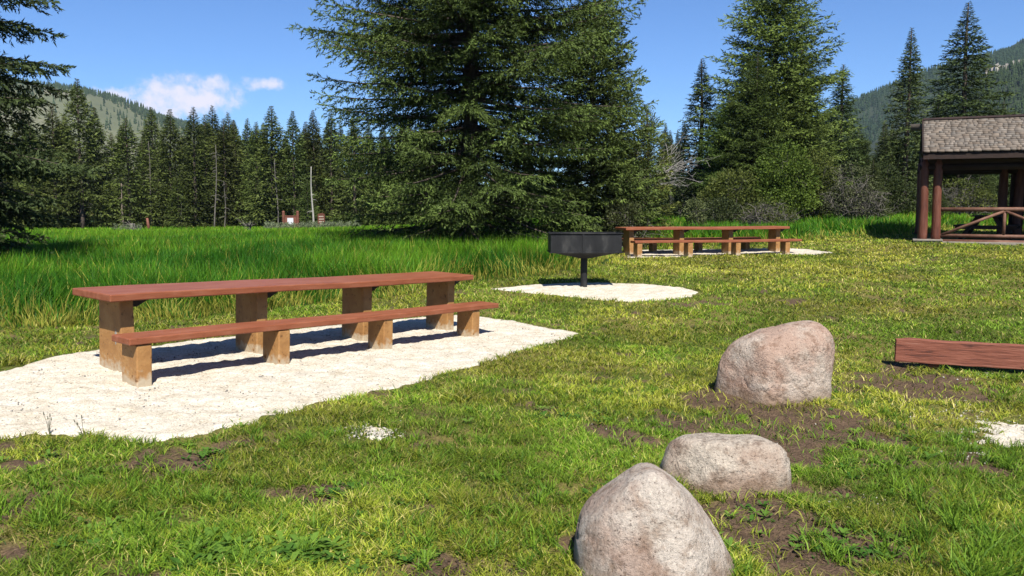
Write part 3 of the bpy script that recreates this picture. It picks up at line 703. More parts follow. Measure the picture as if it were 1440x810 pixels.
# table inside the shelter
def aframe_table(x, y, rz, label):
    Rr = empty('picnic_table', shel.matrix_world @ Vector((0, 0, 0)), 0)
    Rr.matrix_world = Matrix.Translation((SHX, SHY, shz)) @ Matrix.Rotation(SHROT, 4, 'Z') @ Matrix.Translation((x, y, .03)) @ Matrix.Rotation(rz, 4, 'Z')
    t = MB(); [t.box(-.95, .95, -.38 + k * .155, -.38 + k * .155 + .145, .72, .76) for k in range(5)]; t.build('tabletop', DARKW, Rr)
    for s in (-1, 1):
        u = MB(); u.box(-.95, .95, s * .72 - .13, s * .72 + .13, .42, .46); u.build('seat', DARKW, Rr)
    for xx in (-.7, .7):
        u = MB()
        for s in (-1, 1):
            u.add([(xx - .02, s * .62, 0), (xx + .02, s * .62, 0), (xx + .02, s * .75, 0), (xx - .02, s * .75, 0), (xx - .02, s * .16, .719), (xx + .02, s * .16, .719), (xx + .02, s * .29, .719), (xx - .02, s * .29, .719)],
                  [(0, 1, 2, 3), (7, 6, 5, 4), (0, 4, 5, 1), (1, 5, 6, 2), (2, 6, 7, 3), (3, 7, 4, 0)])
        u.box(xx + .021, xx + .06, -.84, .84, .33, .419); u.build('leg_frame', DARKW, Rr)
    tag(Rr, label, 'table')
aframe_table(2.0, 2.3, R(80), 'dark picnic table standing inside the log shelter behind the rail')

# ------------------------------------------------------------------ signs in the far meadow
SIGNW = noisy('red_brown_sign_wood', [(.3, (.15, .05, .03)), (.7, (.26, .10, .06))], 6, rough=.7, bump=.3)
PAPER = noisy('white_notice_paper', [(.3, (.70, .72, .76)), (.7, (.82, .83, .85))], 3, rough=.6, bump=.02)
CREAM = noisy('cream_sign_lettering', [(.3, (.62, .52, .40)), (.7, (.72, .62, .50))], 3, rough=.6, bump=.02)
ks = 62 / F
kp = at(409, 319, 62); kz = tz(kp[0], kp[1])
zoff = (288 - 319) * ks + 1.6          # what the pixel says
kz = min(kz + .05, zoff)
kio = empty('notice_board', (kp[0], kp[1], kz), R(4)); tag(kio, 'brown wooden notice board holding a white notice, at the far treeline', 'notice board')
for x in (-.52, .52):
    m_ = MB(); m_.tube([(x, 0, -.2), (x, 0, 1.38), (x, 0, 1.44), (x, 0, 1.47)], [.115, .11, .08, .02], 12); m_.build('post', SIGNW, kio)
m_ = MB(); m_.box(-.42, .42, -.03, .03, .18, 1.05); m_.build('panel', SIGNW, kio, bevel=.01)
for z_ in (1.051, .119):
    m_ = MB(); m_.box(-.47, .47, -.05, .05, z_, z_ + .06); m_.build('frame_rail', SIGNW, kio)
m_ = MB(); m_.box(-.24, .20, -.045, -.0305, .36, .93); nb = m_.build('notice', PAPER, kio)
for k, (z_, w_) in enumerate([(.86, .30), (.78, .26), (.72, .30), (.62, .22), (.50, .28)]): pass
sp_ = at(452, 318, 60)
sgn = empty('board_sign', (sp_[0], sp_[1], min(tz(sp_[0], sp_[1]) + .05, (288 - 318) * 60 / F + 1.6)), R(52)); tag(sgn, 'narrow red brown sign board with pale lettering, turned edgeways right of the notice board', 'sign')
m_ = MB(); m_.add([(-.30, -.03, .34), (.30, -.03, .34), (.30, -.03, 1.18), (.12, -.03, 1.26), (-.30, -.03, 1.18), (-.30, .03, .34), (.30, .03, .34), (.30, .03, 1.18), (.12, .03, 1.26), (-.30, .03, 1.18)],
    [(0, 1, 2, 3, 4), (9, 8, 7, 6, 5), (0, 5, 6, 1), (1, 6, 7, 2), (2, 7, 8, 3), (3, 8, 9, 4), (4, 9, 5, 0)]); pb = m_.build('board', SIGNW, sgn)
rr = random.Random(2)
for z_ in (.97, .78, .60, .48):
    m_ = MB(); x = -.24
    m_.box(-.24, .22, -.0335, -.0305, z_ + .0, z_ + .012)
    while x < .18:
        w_ = rr.uniform(.03, .06); m_.box(x, x + w_, -.040, -.0305, z_ + .0125, z_ + .08); x += w_ + .012
    m_.build('lettering', CREAM, pb)
for x in (-.2, .2):
    m_ = MB(); m_.box(x - .05, x + .05, -.028, .028, -.2, .339); m_.build('post', DARKW, sgn)

# ------------------------------------------------------------------ vegetation builders
def unit(v): return v / (np.linalg.norm(v, axis=-1, keepdims=True) + 1e-9)
def shoots(P, D, L, Wd, k, rng, colour, jag=.55):
    """every shoot is k slim needle-tuft triangles fanning off an axis: P base, D direction, L length"""
    n = len(P)
    P = np.repeat(P, k, 0); D = np.repeat(D, k, 0); L = np.repeat(L, k); col = np.repeat(colour, k, 0)
    u = np.tile(np.linspace(.0, .8, k), n)[:, None]
    rnd = unit(rng.normal(size=(n * k, 3))); rad = unit(np.cross(D, rnd))
    base = P + D * (u * L[:, None])
    dirn = unit(D * (1 - jag * .5) + rad * jag)
    tl = (L * rng.uniform(.35, .6, n * k))[:, None]
    side = unit(np.cross(dirn, unit(rng.normal(size=(n * k, 3)))))
    w = (Wd * np.clip(L / (np.percentile(L, 60)), .3, 1) * rng.uniform(.7, 1.3, n * k))[:, None]
    V = np.stack([base - side * w * .5, base + side * w * .5, base + dirn * tl + side * w * .15], 1).reshape(-1, 3)
    T = np.arange(len(V)).reshape(-1, 3)
    cc = np.repeat(col * rng.uniform(.8, 1.25, (n * k, 1)), 3, 0)
    return V, T, cc
BARK = noisy('spruce_bark', [(.3, (.075, .055, .042)), (.7, (.16, .125, .10))], 4, rough=.9, bump=.8, bscale=14, stretch=(3, 3, .6), dist=.03)
NEEDLE = attrmat('spruce_needles', rough=.6, transl=.14, spec=.12)
NEEDLEV = attrmat('forest_spruce_needles', rough=.6, transl=.14, spec=.12, vary=True)
LEAFM = attrmat('willow_leaves', rough=.6, transl=.3, spec=.12)
def spruce_geo(H, prof, nb, seed, spacing, sl, sw, k, base=.2, lowang=-12, topang=35, sag=.25, hang=.35, dark=(.020, .034, .011), light=(.060, .082, .022), twig_w=.34, trunk_r=.0, lean=(0, 0), gap=0.0, twigtubes=True, trunk_sides=8):
    rng = np.random.default_rng(seed); tr = MB()
    r0 = trunk_r or H * .014
    tp = [(lean[0] * t * H + .03 * math.sin(t * 9 + seed), lean[1] * t * H, t * H - .15 * (t == 0)) for t in np.linspace(0, .985, 10)]
    tr.tube(tp, [r0 * (1 - t) ** .85 + .012 for t in np.linspace(0, .985, 10)], trunk_sides)
    PP = []; DD = []; LL_ = []; CC = []
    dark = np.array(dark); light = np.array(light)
    for i in range(nb):
        t = (i + rng.uniform(0, 1)) / nb; h = base + (H * .985 - base) * t ** 1.0
        L = prof(h) * rng.uniform(.72, 1.12)
        if rng.uniform() < gap: L *= rng.uniform(.25, .6)
        if L < .05: L = .05
        tipf = min(1.0, .14 + (H - h) / (.26 * H)); slb = sl * tipf
        az_ = i * 2.39996 + rng.uniform(-.5, .5)
        ang = R(lowang + (topang - lowang) * (h / H) ** 1.2 + rng.uniform(-7, 7))
        o_ = np.array([math.cos(az_), math.sin(az_), 0]); sd = np.array([-o_[1], o_[0], 0])
        b0 = np.array([lean[0] * h, lean[1] * h, h])
        ns = max(3, int(L / spacing))
        s = (np.arange(ns) + .5) / ns
        sg = sag * rng.uniform(.6, 1.3)
        def axis(s):
            return b0 + o_ * (s * L)[:, None] * math.cos(ang) + np.array([0, 0, 1.]) * ((s * L * math.sin(ang)) - sg * L * (s ** 1.3 - s ** 2.6 * .75))[:, None] + sd * (np.sin(s * 2.2 + i) * .04 * L)[:, None]
        A_ = axis(s)
        if twigtubes and L > .25:
            q = np.linspace(0, .93, 5); tr.tube([tuple(p) for p in axis(q)], [max(.006, r0 * .16 * (L / 3 + .2) * (1 - x)) for x in q], 4, cap=False)
        tang = unit(np.gradient(A_, axis=0)) if ns > 1 else np.tile(o_, (ns, 1))
        bc = rng.uniform(.75, 1.25)
        s_in = s > rng.uniform(.05, .2)
        for sgn_ in (-1, 1):
            tl = twig_w * L * (1 - s) ** .7 * (.35 + .65 * np.minimum(1, s / .3)) * rng.uniform(.7, 1.2, ns) + slb * .5
            tl = np.minimum(tl, 1.3)
            for j in range(ns):
                if not s_in[j]: continue
                m_ = max(1, int(tl[j] / spacing)); q = (np.arange(m_) + rng.uniform(.2, .8)) / m_
                td = tang[j] * .62 + sd * sgn_ * .78 + np.array([0, 0, rng.uniform(-.25, .12)]); td = td / np.linalg.norm(td)
                pts = A_[j] + td * (q * tl[j])[:, None] - np.array([0, 0, 1.]) * (hang * (q ** 1.7) * tl[j] * .5)[:, None]
                d_ = unit(td + np.array([0, 0, -1.]) * (hang * rng.uniform(0, 1.2, m_))[:, None] + rng.normal(size=(m_, 3)) * .30)
                PP.append(pts); DD.append(d_); LL_.append(np.full(m_, slb) * rng.uniform(.7, 1.25, m_))
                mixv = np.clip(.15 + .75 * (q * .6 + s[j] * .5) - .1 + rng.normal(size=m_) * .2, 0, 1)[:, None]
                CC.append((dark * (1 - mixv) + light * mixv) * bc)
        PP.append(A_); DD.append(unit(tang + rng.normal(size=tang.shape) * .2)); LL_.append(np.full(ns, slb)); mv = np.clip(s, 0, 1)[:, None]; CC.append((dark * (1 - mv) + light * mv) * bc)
    PP = np.concatenate(PP); DD = np.concatenate(DD); LL_ = np.concatenate(LL_); CC = np.concatenate(CC)
    # leader
    V, T, cc = shoots(PP, DD, LL_, sw, k, rng, CC)
    return tr, V, T, cc
def spruce(name, loc, args, label=None, cat=None, group=None, rz=0, scale=1):
    tr, V, T, cc = spruce_geo(**args)
    e = empty(name, loc, rz); e.scale = (scale,) * 3
    tr.build('trunk', BARK, e, smooth=True); mesh_tris('crown', V, T, NEEDLE, e, col=cc)
    tag(e, label, cat, group); return e
def interp(*kn):
    xs = [k[0] for k in kn]; ys = [k[1] for k in kn]; return lambda h: float(np.interp(h, xs, ys))

# hero spruce
bt = at(662, 352, 24.0)
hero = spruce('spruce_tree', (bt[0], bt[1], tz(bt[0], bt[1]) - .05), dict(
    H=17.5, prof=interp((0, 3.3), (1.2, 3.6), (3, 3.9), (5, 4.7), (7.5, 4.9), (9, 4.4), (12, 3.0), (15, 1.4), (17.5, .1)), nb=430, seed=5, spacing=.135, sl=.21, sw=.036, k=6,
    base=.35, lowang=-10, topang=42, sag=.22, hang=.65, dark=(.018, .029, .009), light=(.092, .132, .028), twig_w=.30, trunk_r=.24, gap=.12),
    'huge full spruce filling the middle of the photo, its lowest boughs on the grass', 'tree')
s2 = at(908, 345, 27.0)
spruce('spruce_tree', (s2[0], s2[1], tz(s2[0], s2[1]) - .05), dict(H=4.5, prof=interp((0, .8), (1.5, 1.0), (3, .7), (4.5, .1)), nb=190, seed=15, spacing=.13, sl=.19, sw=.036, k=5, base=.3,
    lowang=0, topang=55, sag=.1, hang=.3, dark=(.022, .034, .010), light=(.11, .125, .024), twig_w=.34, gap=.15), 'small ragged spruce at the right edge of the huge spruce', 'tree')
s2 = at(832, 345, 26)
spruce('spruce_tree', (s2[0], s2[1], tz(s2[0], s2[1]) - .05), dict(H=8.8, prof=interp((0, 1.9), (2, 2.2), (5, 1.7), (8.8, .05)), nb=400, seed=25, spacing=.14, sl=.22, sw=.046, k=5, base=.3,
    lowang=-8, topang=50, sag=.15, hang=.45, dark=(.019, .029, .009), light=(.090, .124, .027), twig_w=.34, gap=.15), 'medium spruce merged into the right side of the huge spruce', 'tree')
# left foreground spruce, trunk outside the frame
s3 = at(-120, 360, 17.0)
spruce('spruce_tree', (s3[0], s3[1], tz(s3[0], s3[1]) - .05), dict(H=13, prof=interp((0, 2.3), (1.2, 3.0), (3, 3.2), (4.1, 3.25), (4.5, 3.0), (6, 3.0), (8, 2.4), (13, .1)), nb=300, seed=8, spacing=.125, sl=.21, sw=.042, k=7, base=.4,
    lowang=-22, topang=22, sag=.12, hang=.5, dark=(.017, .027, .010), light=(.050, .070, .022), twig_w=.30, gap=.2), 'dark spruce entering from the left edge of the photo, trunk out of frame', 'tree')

# prototypes for the treelines
def proto(H, Rr, seed, nb, spacing, sl, sw, k=4, **kw):
    pr = interp((0, Rr * .8), (H * .12, Rr), (H * .45, Rr * .66), (H * .75, Rr * .27), (H * .9, Rr * .09), (H, .02))
    if kw.pop('full', 0): pr = interp((0, Rr * .8), (H * .25, Rr), (H * .6, Rr * .80), (H * .85, Rr * .42), (H, .05))
    a = dict(H=H, prof=pr, nb=nb, seed=seed, spacing=spacing, sl=sl, sw=sw, k=k, base=H * .05, lowang=-22, topang=30, sag=.1, hang=.4, twig_w=.34, twigtubes=False, gap=.15, trunk_sides=6); a.update(kw)
    return spruce_geo(**a)
PROTO = []
FD = dict(dark=(.014, .023, .006), light=(.070, .096, .021))
for i, (Rr, seed, kw) in enumerate([(2.0, 41, {}), (1.7, 42, {}), (2.2, 43, dict(base=1.6)), (1.5, 44, dict(base=1.0)), (1.7, 45, dict(base=2.6))]):
    kk = dict(FD); kk.update(kw)
    tr, V, T, cc = proto(10.0, Rr, seed, 190, .30, .42, .090, 4, **kk)
    e = empty('spruce_tree', (0, 0, -50)); tr.build('trunk', BARK, e, smooth=True); mesh_tris('crown', V, T, NEEDLEV, e, col=cc); PROTO.append(e)
def place(p, x, y, h, label, group, rz=None, wide=1.0, rng=random, sink=.1):
    e = copy_tree(p); s = h / 10.0
    e.location = (x, y, tz(x, y) - sink); e.scale = (s * wide, s * wide, s); e.rotation_euler = (R(rng.uniform(-1.2, 1.2)), R(rng.uniform(-1.2, 1.2)), rng.uniform(0, 6.28) if rz is None else rz)
    tag(e, label, 'tree', group); return e
rr = random.Random(77)
# left treeline: front row tops read off the photo (x px, top px, distance)
GL = 'spruces of the far treeline'
row = [(82, 148, 66), (100, 160, 69), (52, 165, 67), (68, 205, 66), (92, 168, 68), (118, 110, 66), (140, 150, 70), (165, 185, 72), (186, 165, 68), (205, 195, 74), (225, 205, 70), (243, 152, 68), (262, 190, 74), (277, 150, 68), (292, 160, 72), (320, 165, 70), (338, 168, 72), (352, 165, 74), (362, 170, 70), (386, 148, 68), (404, 190, 75),
       (415, 154, 68), (430, 180, 74), (445, 154, 70), (467, 152, 70), (484, 172, 74), (500, 160, 68), (520, 172, 70), (545, 185, 72), (570, 175, 74), (600, 180, 72), (40, 150, 70), (10, 160, 70), (-30, 140, 72)]
LBL = {118: 'tallest spruce at the left of the far treeline, its top above the hill', 243: 'pointed spruce standing clear just left of the cloud', 277: 'dense dark twin topped spruce under the middle of the cloud', 386: 'tall pointed spruce behind and above the notice board',
       415: 'narrow spruce between the notice board and the small sign', 445: 'spruce rising right of the small sign', 186: 'olive spruce in front of the pale hillside'}
for i, (px, py, Y) in enumerate(row):
    x = (px - 720) / F * Y; g0 = tz(x, Y); top = (288 - py) / F * Y + 1.6
    h = top - g0
    hd = h
    p = PROTO[[0, 1, 0, 3, 1, 2, 4, 1][i % 8]] if px not in (277, 292) else PROTO[0]
    place(p, x, Y, h, LBL.get(px, 'dark spruce in the front row of the far treeline'), GL, wide=rr.uniform(1.0, 1.5), rng=rr)
for j in range(95):
    Y = rr.uniform(76, 100); px = rr.uniform(-80, 960); x = (px - 720) / F * Y
    h = rr.uniform(7.5, 11.5) * (1 if px < 620 else .8)
    place(rr.choice(PROTO), x, Y, h, 'dark spruce deeper in the far treeline, half hidden by others', 'spruces deep in the far treeline', wide=rr.uniform(.9, 1.25), rng=rr)
for j in range(50):  # low fill at the foot
    Y = rr.uniform(66, 76); px = rr.uniform(-60, 640); x = (px - 720) / F * Y
    place(rr.choice(PROTO[:2]), x, Y, rr.uniform(2.2, 5.0), 'young low spruce at the foot of the far treeline', 'young spruces of the far treeline', wide=1.4, rng=rr)

# right side trees
GR = 'spruces behind the far lawn'
RP = []
for i, (H, Rr, seed, kw) in enumerate([(12.5, 2.9, 61, dict(full=1, nb=470, spacing=.19, sl=.28, sw=.055, light=(.080, .125, .024), dark=(.019, .035, .009), gap=.25, topang=40, lowang=-5)),
                               (10, 1.6, 62, dict(nb=270, spacing=.19, sl=.27, sw=.055, light=(.056, .084, .024), dark=(.015, .027, .009), gap=.25)),
                               (10, 2.3, 63, dict(nb=300, spacing=.19, sl=.27, sw=.055, light=(.052, .074, .020), dark=(.013, .022, .007), gap=.1))]):
    a = dict(kw); nb_ = a.pop('nb'); sp = a.pop('spacing'); sl_ = a.pop('sl'); sw_ = a.pop('sw')
    tr, V, T, cc = proto(H, Rr, seed, nb_, sp, sl_, sw_, 5, **a)
    e = empty('spruce_tree', (0, 0, -50)); tr.build('trunk', BARK, e, smooth=True); mesh_tris('crown', V, T, NEEDLEV, e, col=cc); RP.append((e, H))
def placeR(k, px, ptop, Y, label, wide=1, group=GR):
    e0, H0 = RP[k]; x = (px - 720) / F * Y; g0 = tz(x, Y); h = (288 - ptop) / F * Y + 1.6 - g0
    e = copy_tree(e0); s = h / H0; e.location = (x, Y, g0 - .1); e.scale = (s * wide, s * wide, s); e.rotation_euler = (0, 0, rr.uniform(0, 6.28)); tag(e, label, 'tree', group); return e
placeR(0, 1082, -75, 38, 'tallest bright green spruce right of the huge one, top out of frame', 1.2)
placeR(0, 1058, 72, 36, 'shorter green spruce in front of the tallest right hand spruce', .95)
placeR(0, 1118, 60, 37, 'green spruce pressed against the right side of the tallest right hand spruce', .95)
placeR(0, 1020, 130, 37, 'full green spruce left of the tallest right hand spruce, above the olive willow', 1.2)
placeR(1, 982, 82, 41, 'slender grey green spruce left of the tallest right hand spruce', 1.5)
placeR(1, 1012, 150, 40, 'small spruce between the slender one and the tallest right hand spruce', 1.2)
placeR(2, 1122, 120, 38, 'spruce leaning on the right side of the tallest right hand spruce', .8)
placeR(1, 1176, 90, 41, 'dark ragged spruce just right of the tallest bright green spruce', 1.55)
placeR(1, 1268, 40, 39, 'narrow spire like spruce left of the shelter, against the hill', 1.25)
placeR(2, 1344, 6, 42, 'broad dark conical spruce rising behind the shelter roof', 1.45)
placeR(2, 1236, 170, 44, 'olive spruce low behind the narrow spire', 1.1)
placeR(2, 1310, 130, 47, 'dark spruce behind the left end of the shelter roof', 1.0)
placeR(1, 950, 180, 46, 'thin spruce left of the slender grey green one', 1.1)
placeR(2, 1400, 140, 44, 'dark spruce behind the middle of the shelter roof', 1.0)
placeR(2, 1465, 120, 42, 'dark spruce behind the right part of the shelter roof', 1.1)
for j in range(46):
    Y = rr.uniform(47, 66); px = rr.choice([rr.uniform(940, 1560), rr.uniform(1120, 1560), rr.uniform(860, 1560)])
    placeR(rr.choice([1, 2, 2]), px, rr.uniform(168, 215), Y, 'dark spruce in the thicket behind the right hand trees', rr.uniform(1, 1.5), 'spruces in the thicket on the right')
for j in range(34):
    Y = rr.uniform(42, 48); px = rr.uniform(1150, 1340) if j < 22 else rr.uniform(925, 1040)
    placeR(rr.choice([0, 1, 2, 2]), px, rr.uniform(165, 230), Y, 'dark spruce in the thicket behind the right hand trees', rr.uniform(.9, 1.4), 'spruces in the thicket on the right')
for j in range(16):
    Y = rr.uniform(34, 46); px = rr.uniform(1210, 1560)
    placeR(rr.choice([2, 2, 1]), px, rr.uniform(205, 255), Y, 'low young spruce behind the shelter', rr.uniform(1.3, 1.9), 'young spruces behind the shelter')
for e in PROTO + [r_[0] for r_ in RP]:
    for c_ in list(e.children): bpy.data.objects.remove(c_)
    bpy.data.objects.remove(e)

# ------------------------------------------------------------------ bare trunks, dead wood
GREYW = noisy('bleached_dead_wood', [(.3, (.11, .098, .082)), (.7, (.23, .21, .18))], 6, rough=.85, bump=.4)
TANW = noisy('pale_spruce_trunk', [(.3, (.19, .15, .115)), (.7, (.31, .25, .19))], 4, rough=.9, bump=.5, stretch=(3, 3, .7))
ASP = noisy('aspen_bark', [(.3, (.35, .33, .28)), (.7, (.55, .53, .47))], 4, rough=.8, bump=.3, stretch=(1, 1, 2))
def dead_trunk(pxb, pyb, pxt, pyt, Y, r, label, mat=TANW, stubs=10, seed=1, group='bare trunks along the far treeline'):
    Y = Y + (2.5 if Y > 60 else 0); x0 = (pxb - 720) / F * Y; g0 = tz(x0, Y); x1 = (pxt - 720) / F * Y; zt_ = (288 - pyt) / F * Y + 1.6
    q = random.Random(seed); e = empty('dead_tree', (x0, Y, g0)); m_ = MB(); P_ = []
    for k in range(8):
        t = k / 7; P_.append(((x1 - x0) * t + .05 * math.sin(t * 6 + seed), 0.04 * math.sin(t * 4), -.2 + (zt_ - g0 + .2) * t))
    r = r * .62 if mat is not ASP else r; m_.tube(P_, [r * (1 - .7 * k / 7) for k in range(8)], 8)
    b_ = m_
    for k in range(stubs):
        t = q.uniform(.25, .97); z = (zt_ - g0) * t; a_ = q.uniform(0, 6.28); l = q.uniform(.25, .9) * (1.1 - t * .5); xx = (x1 - x0) * t
        b_.tube([(xx, 0, z), (xx + math.cos(a_) * l * .6, math.sin(a_) * l * .6, z - .05 * l), (xx + math.cos(a_) * l, math.sin(a_) * l, z - .3 * l)], [.025, .018, .006], 4, cap=False)
    m_.build('trunk', mat, e, smooth=True)
    tag(e, label, 'tree', group); return e
dead_trunk(97, 322, 101, 208, 64, .20, 'tallest pale bare trunk at the left of the far treeline', seed=1, stubs=16)
dead_trunk(175, 321, 174, 258, 64, .16, 'short tan bare trunk, second from the left along the far treeline', seed=2)
dead_trunk(215, 318, 215, 200, 66, .09, 'thin grey bare pole behind the leaning post', GREYW, seed=3)
dead_trunk(303, 310, 309, 205, 64, .11, 'leaning pale bare trunk under the cloud', GREYW, seed=4, stubs=18)
dead_trunk(317, 317, 319, 255, 65, .08, 'thin bare trunk just right of the leaning pale one', GREYW, seed=5)
dead_trunk(392, 316, 390, 225, 64, .10, 'pale bare trunk behind the notice board', GREYW, seed=6)
dead_trunk(441, 312, 440, 235, 63, .09, 'whitish straight bare trunk left of the small sign', ASP, seed=7, stubs=5)
dead_trunk(257, 316, 257, 284, 64, .07, 'short pale bare trunk between the leaning post and the leaning trunk', GREYW, seed=8, stubs=4)
dead_trunk(118, 318, 117, 292, 64, .08, 'short bare stem right of the tallest bare trunk', GREYW, seed=9, stubs=6)
# leaning red stub post + snags
def snag(px, py, Y, hpx, label, mat, seed, lean=0, r=.09, nbr=7):
    x = (px - 720) / F * Y; g0 = tz(x, Y); h = hpx / F * Y; q = random.Random(seed); e = empty('snag', (x, Y, g0)); m_ = MB()
    m_.tube([(0, 0, -.2), (lean * .5 * h, 0, h * .5), (lean * h, 0, h)], [r, r * .9, r * .75], 8); m_.build('stump', mat, e, smooth=True)
    b_ = MB()
    for k in range(nbr):
        a_ = q.uniform(0, 6.28); l = q.uniform(.3, .9); z = q.uniform(.1, .9) * h
        b_.tube([(lean * z, 0, z), (math.cos(a_) * l * .5, math.sin(a_) * l * .5, z + l * .35), (math.cos(a_) * l, math.sin(a_) * l, z + l * q.uniform(.3, .9))], [.03, .02, .006], 4, cap=False)
    if nbr: b_.build('branches', mat, e)
    tag(e, label, 'snag')
snag(211, 319, 61, 20, 'short reddish leaning post at the far edge of the meadow', SIGNW, 1, -.12, .12, 0)
snag(188, 321, 58, 14, 'grey broken stump with upright splinters left of the reddish post', GREYW, 2, 0, .22, 9)
snag(351, 320, 52, 16, 'dry twiggy snag in the meadow left of the notice board', GREYW, 3, .2, .05, 16)

# dead branches between the hero spruce and the right trees
def dead_branches(name, start, ends, seed, label, mat, r0=.035, twigs=10, cat='branch'):
    q = random.Random(seed); m_ = MB()
    def grow(p, d, l, r, lev):
        pts = [p]; dd = d.copy(); pp = p.copy(); n = 5
        for k in range(n):
            dd = (dd + Vector((q.gauss(0, .13), q.gauss(0, .13), q.gauss(0, .12) + (.03 if lev == 0 else .0)))).normalized(); pp = pp + dd * (l / n); pts.append(pp.copy())
        m_.tube(pts, [max(.004, r * (1 - .8 * k / n)) for k in range(n + 1)], 5, cap=False)
        if lev < 2:
            for k in range(twigs if lev == 0 else 5):
                i_ = q.randint(1, n - 1) if lev == 0 else q.randint(1, n); ax = Vector((q.gauss(0, 1), q.gauss(0, 1), q.gauss(0, .6))).normalized()
                nd = (dd * .8 + ax * .6).normalized(); grow(pts[i_], nd, l * q.uniform(.3, .55), r * .45, lev + 1)
    for e_ in ends:
        v = Vector(e_) - Vector(start); grow(Vector(start), v.normalized(), v.length, r0, 0)
    o = m_.build(name, mat); me = o.data
    o.location = start; me.transform(Matrix.Translation(-Vector(start))); tag(o, label, cat); return o
S0 = at(885, 268, 29.5)
dead_branches('dead_limb', tuple(S0), [tuple(at(970, 236, 29)), tuple(at(962, 230, 30)), tuple(at(955, 250, 29)), tuple(at(945, 195, 30))], 12, 'bare bleached limbs reaching right from the edge of the huge spruce', noisy('silver_dead_wood', [(.3, (.34, .31, .28)), (.7, (.5, .47, .43))], 6), .024, 9)
# aspens
for i, (px, hp) in enumerate([(905, 55), (912, 50), (921, 62), (926, 70), (935, 52), (944, 50), (900, 44), (951, 40)]):
    dead_trunk(px, 300, px + [2, -3, 1, 2, 3, -2, 0, 2][i], 300 - hp, 48 + i, .06, 'thin white aspen trunk in the gap right of the huge spruce', ASP, 2, 30 + i, 'aspen trunks in the gap')

# shrubs: many stems, leaves all through the volume
def shrub(name, loc, blobs, n, leaf, dark, light, seed, label, cat='shrub', stems=14, stemmat=GREYW, dead=0.0, group=None, sr=.02):
    rng = np.random.default_rng(seed); q = random.Random(seed); e = empty(name, loc)
    m_ = MB()
    for k in range(stems):
        bx, by, bz, rx, ry, rz_ = blobs[k % len(blobs)]
        d_ = Vector((q.gauss(0, .5), q.gauss(0, .5), q.gauss(0, .5))); d_ = d_.normalized() * q.uniform(.4, 1.02)
        end = Vector((bx + d_.x * rx, by + d_.y * ry, max(.1, bz + d_.z * rz_))); b0 = Vector((bx * .35 + q.gauss(0, .15), by * .35 + q.gauss(0, .15), -.1))
        mid = b0.lerp(end, .5) + Vector((q.gauss(0, .12), q.gauss(0, .12), .15))
        m_.tube([b0, mid, end], [sr, sr * .7, sr * .2], 4, cap=False)
        for _ in range(int(3 + dead * 5)):
            t = q.uniform(.3, 1); p = mid.lerp(end, t); v = Vector((q.gauss(0, 1), q.gauss(0, 1), q.gauss(0, .7))).normalized() * q.uniform(.2, .6)
            m_.tube([p, p + v * .5 + Vector((0, 0, .03)), p + v], [sr * .4, sr * .3, sr * .12], 3, cap=False)
    m_.build('stems', stemmat, e)
    if n:
        vol = np.array([b[3] * b[4] * b[5] for b in blobs]) ** .7; pick = rng.choice(len(blobs), n, p=vol / vol.sum()); B = np.array(blobs)[pick]
        u = unit(rng.normal(size=(n, 3))); rad = rng.uniform(.35, 1.0, n) ** .6 * (1 + .22 * (fbm(u[:, 0] * 3 + pick * 7, u[:, 1] * 3 + u[:, 2] * 5, seed, 3) - .5) * 2)
        P = B[:, :3] + u * rad[:, None] * B[:, 3:]
        cl = fbm(P[:, 0] * 2.4 + P[:, 1], P[:, 2] * 2.4, seed + 3, 3)
        keep = (P[:, 2] > .05) & (rng.uniform(size=n) < sstep(.30, .55, cl) + .15)
        P = P[keep]; u = u[keep]; n_ = len(P)
        D = unit(u + rng.normal(size=(n_, 3)) * .7 + np.array([0, 0, .3])); S = unit(np.cross(D, rng.normal(size=(n_, 3))))
        L_ = leaf * rng.uniform(.7, 1.4, n_)[:, None]; W_ = L_ * .32
        V = np.stack([P, P + D * L_ * .45 + S * W_, P + D * L_, P + D * L_ * .45 - S * W_], 1).reshape(-1, 3)
        mixv = np.clip(rng.uniform(0, 1, n_) * .8 + (cl[keep] - .5) * .8, 0, 1)[:, None]
        c_ = np.array(dark) * (1 - mixv) + np.array(light) * mixv
        mesh_tris('leaves', V, np.arange(len(V)).reshape(-1, 4), LEAFM, e, col=np.repeat(c_, 4, 0))
    tag(e, label, cat, group); return e
def gp(px, Y): x = (px - 720) / F * Y; return (x, Y, tz(x, Y))
GRN = ((.032, .056, .010), (.125, .180, .026)); OLV = ((.036, .050, .012), (.125, .145, .032)); GRY = ((.045, .055, .022), (.12, .135, .06))
shrub('willow_shrub', gp(1030, 34), [(0, 0, 1.6, 1.1, 1.0, .8), (-.6, .2, 1.1, .9, .9, .7), (.6, 0, .9, .8, .8, .6), (.1, 0, .5, 1.0, .9, .5)], 9000, .085, *OLV, 1, 'rounded olive willow shrub behind the distant picnic table')
shrub('willow_shrub', gp(1098, 34), [(0, 0, 2.5, 1.1, 1.0, 1.0), (.7, .2, 1.9, .9, .9, .9), (-.5, 0, 1.5, .9, .9, .7), (.2, -.3, 1.0, 1.2, 1.0, .6)], 14000, .085, *GRN, 2, 'tall bright green willow shrub under the tallest right hand spruce')
shrub('willow_shrub', gp(1142, 35), [(0, 0, 2.2, .9, .9, 1.0), (-.4, .2, 1.2, .9, .9, .8), (.5, 0, 1.2, .8, .8, .7)], 9000, .08, *OLV, 3, 'yellowish willow shrub left of the dead tangle')
shrub('willow_shrub', gp(976, 31), [(0, 0, .8, .42, .4, .5), (.1, 0, .4, .4, .4, .35)], 2200, .07, (.045, .06, .02), (.15, .17, .07), 4, 'small pale green bush left behind the distant picnic table', sr=.012)
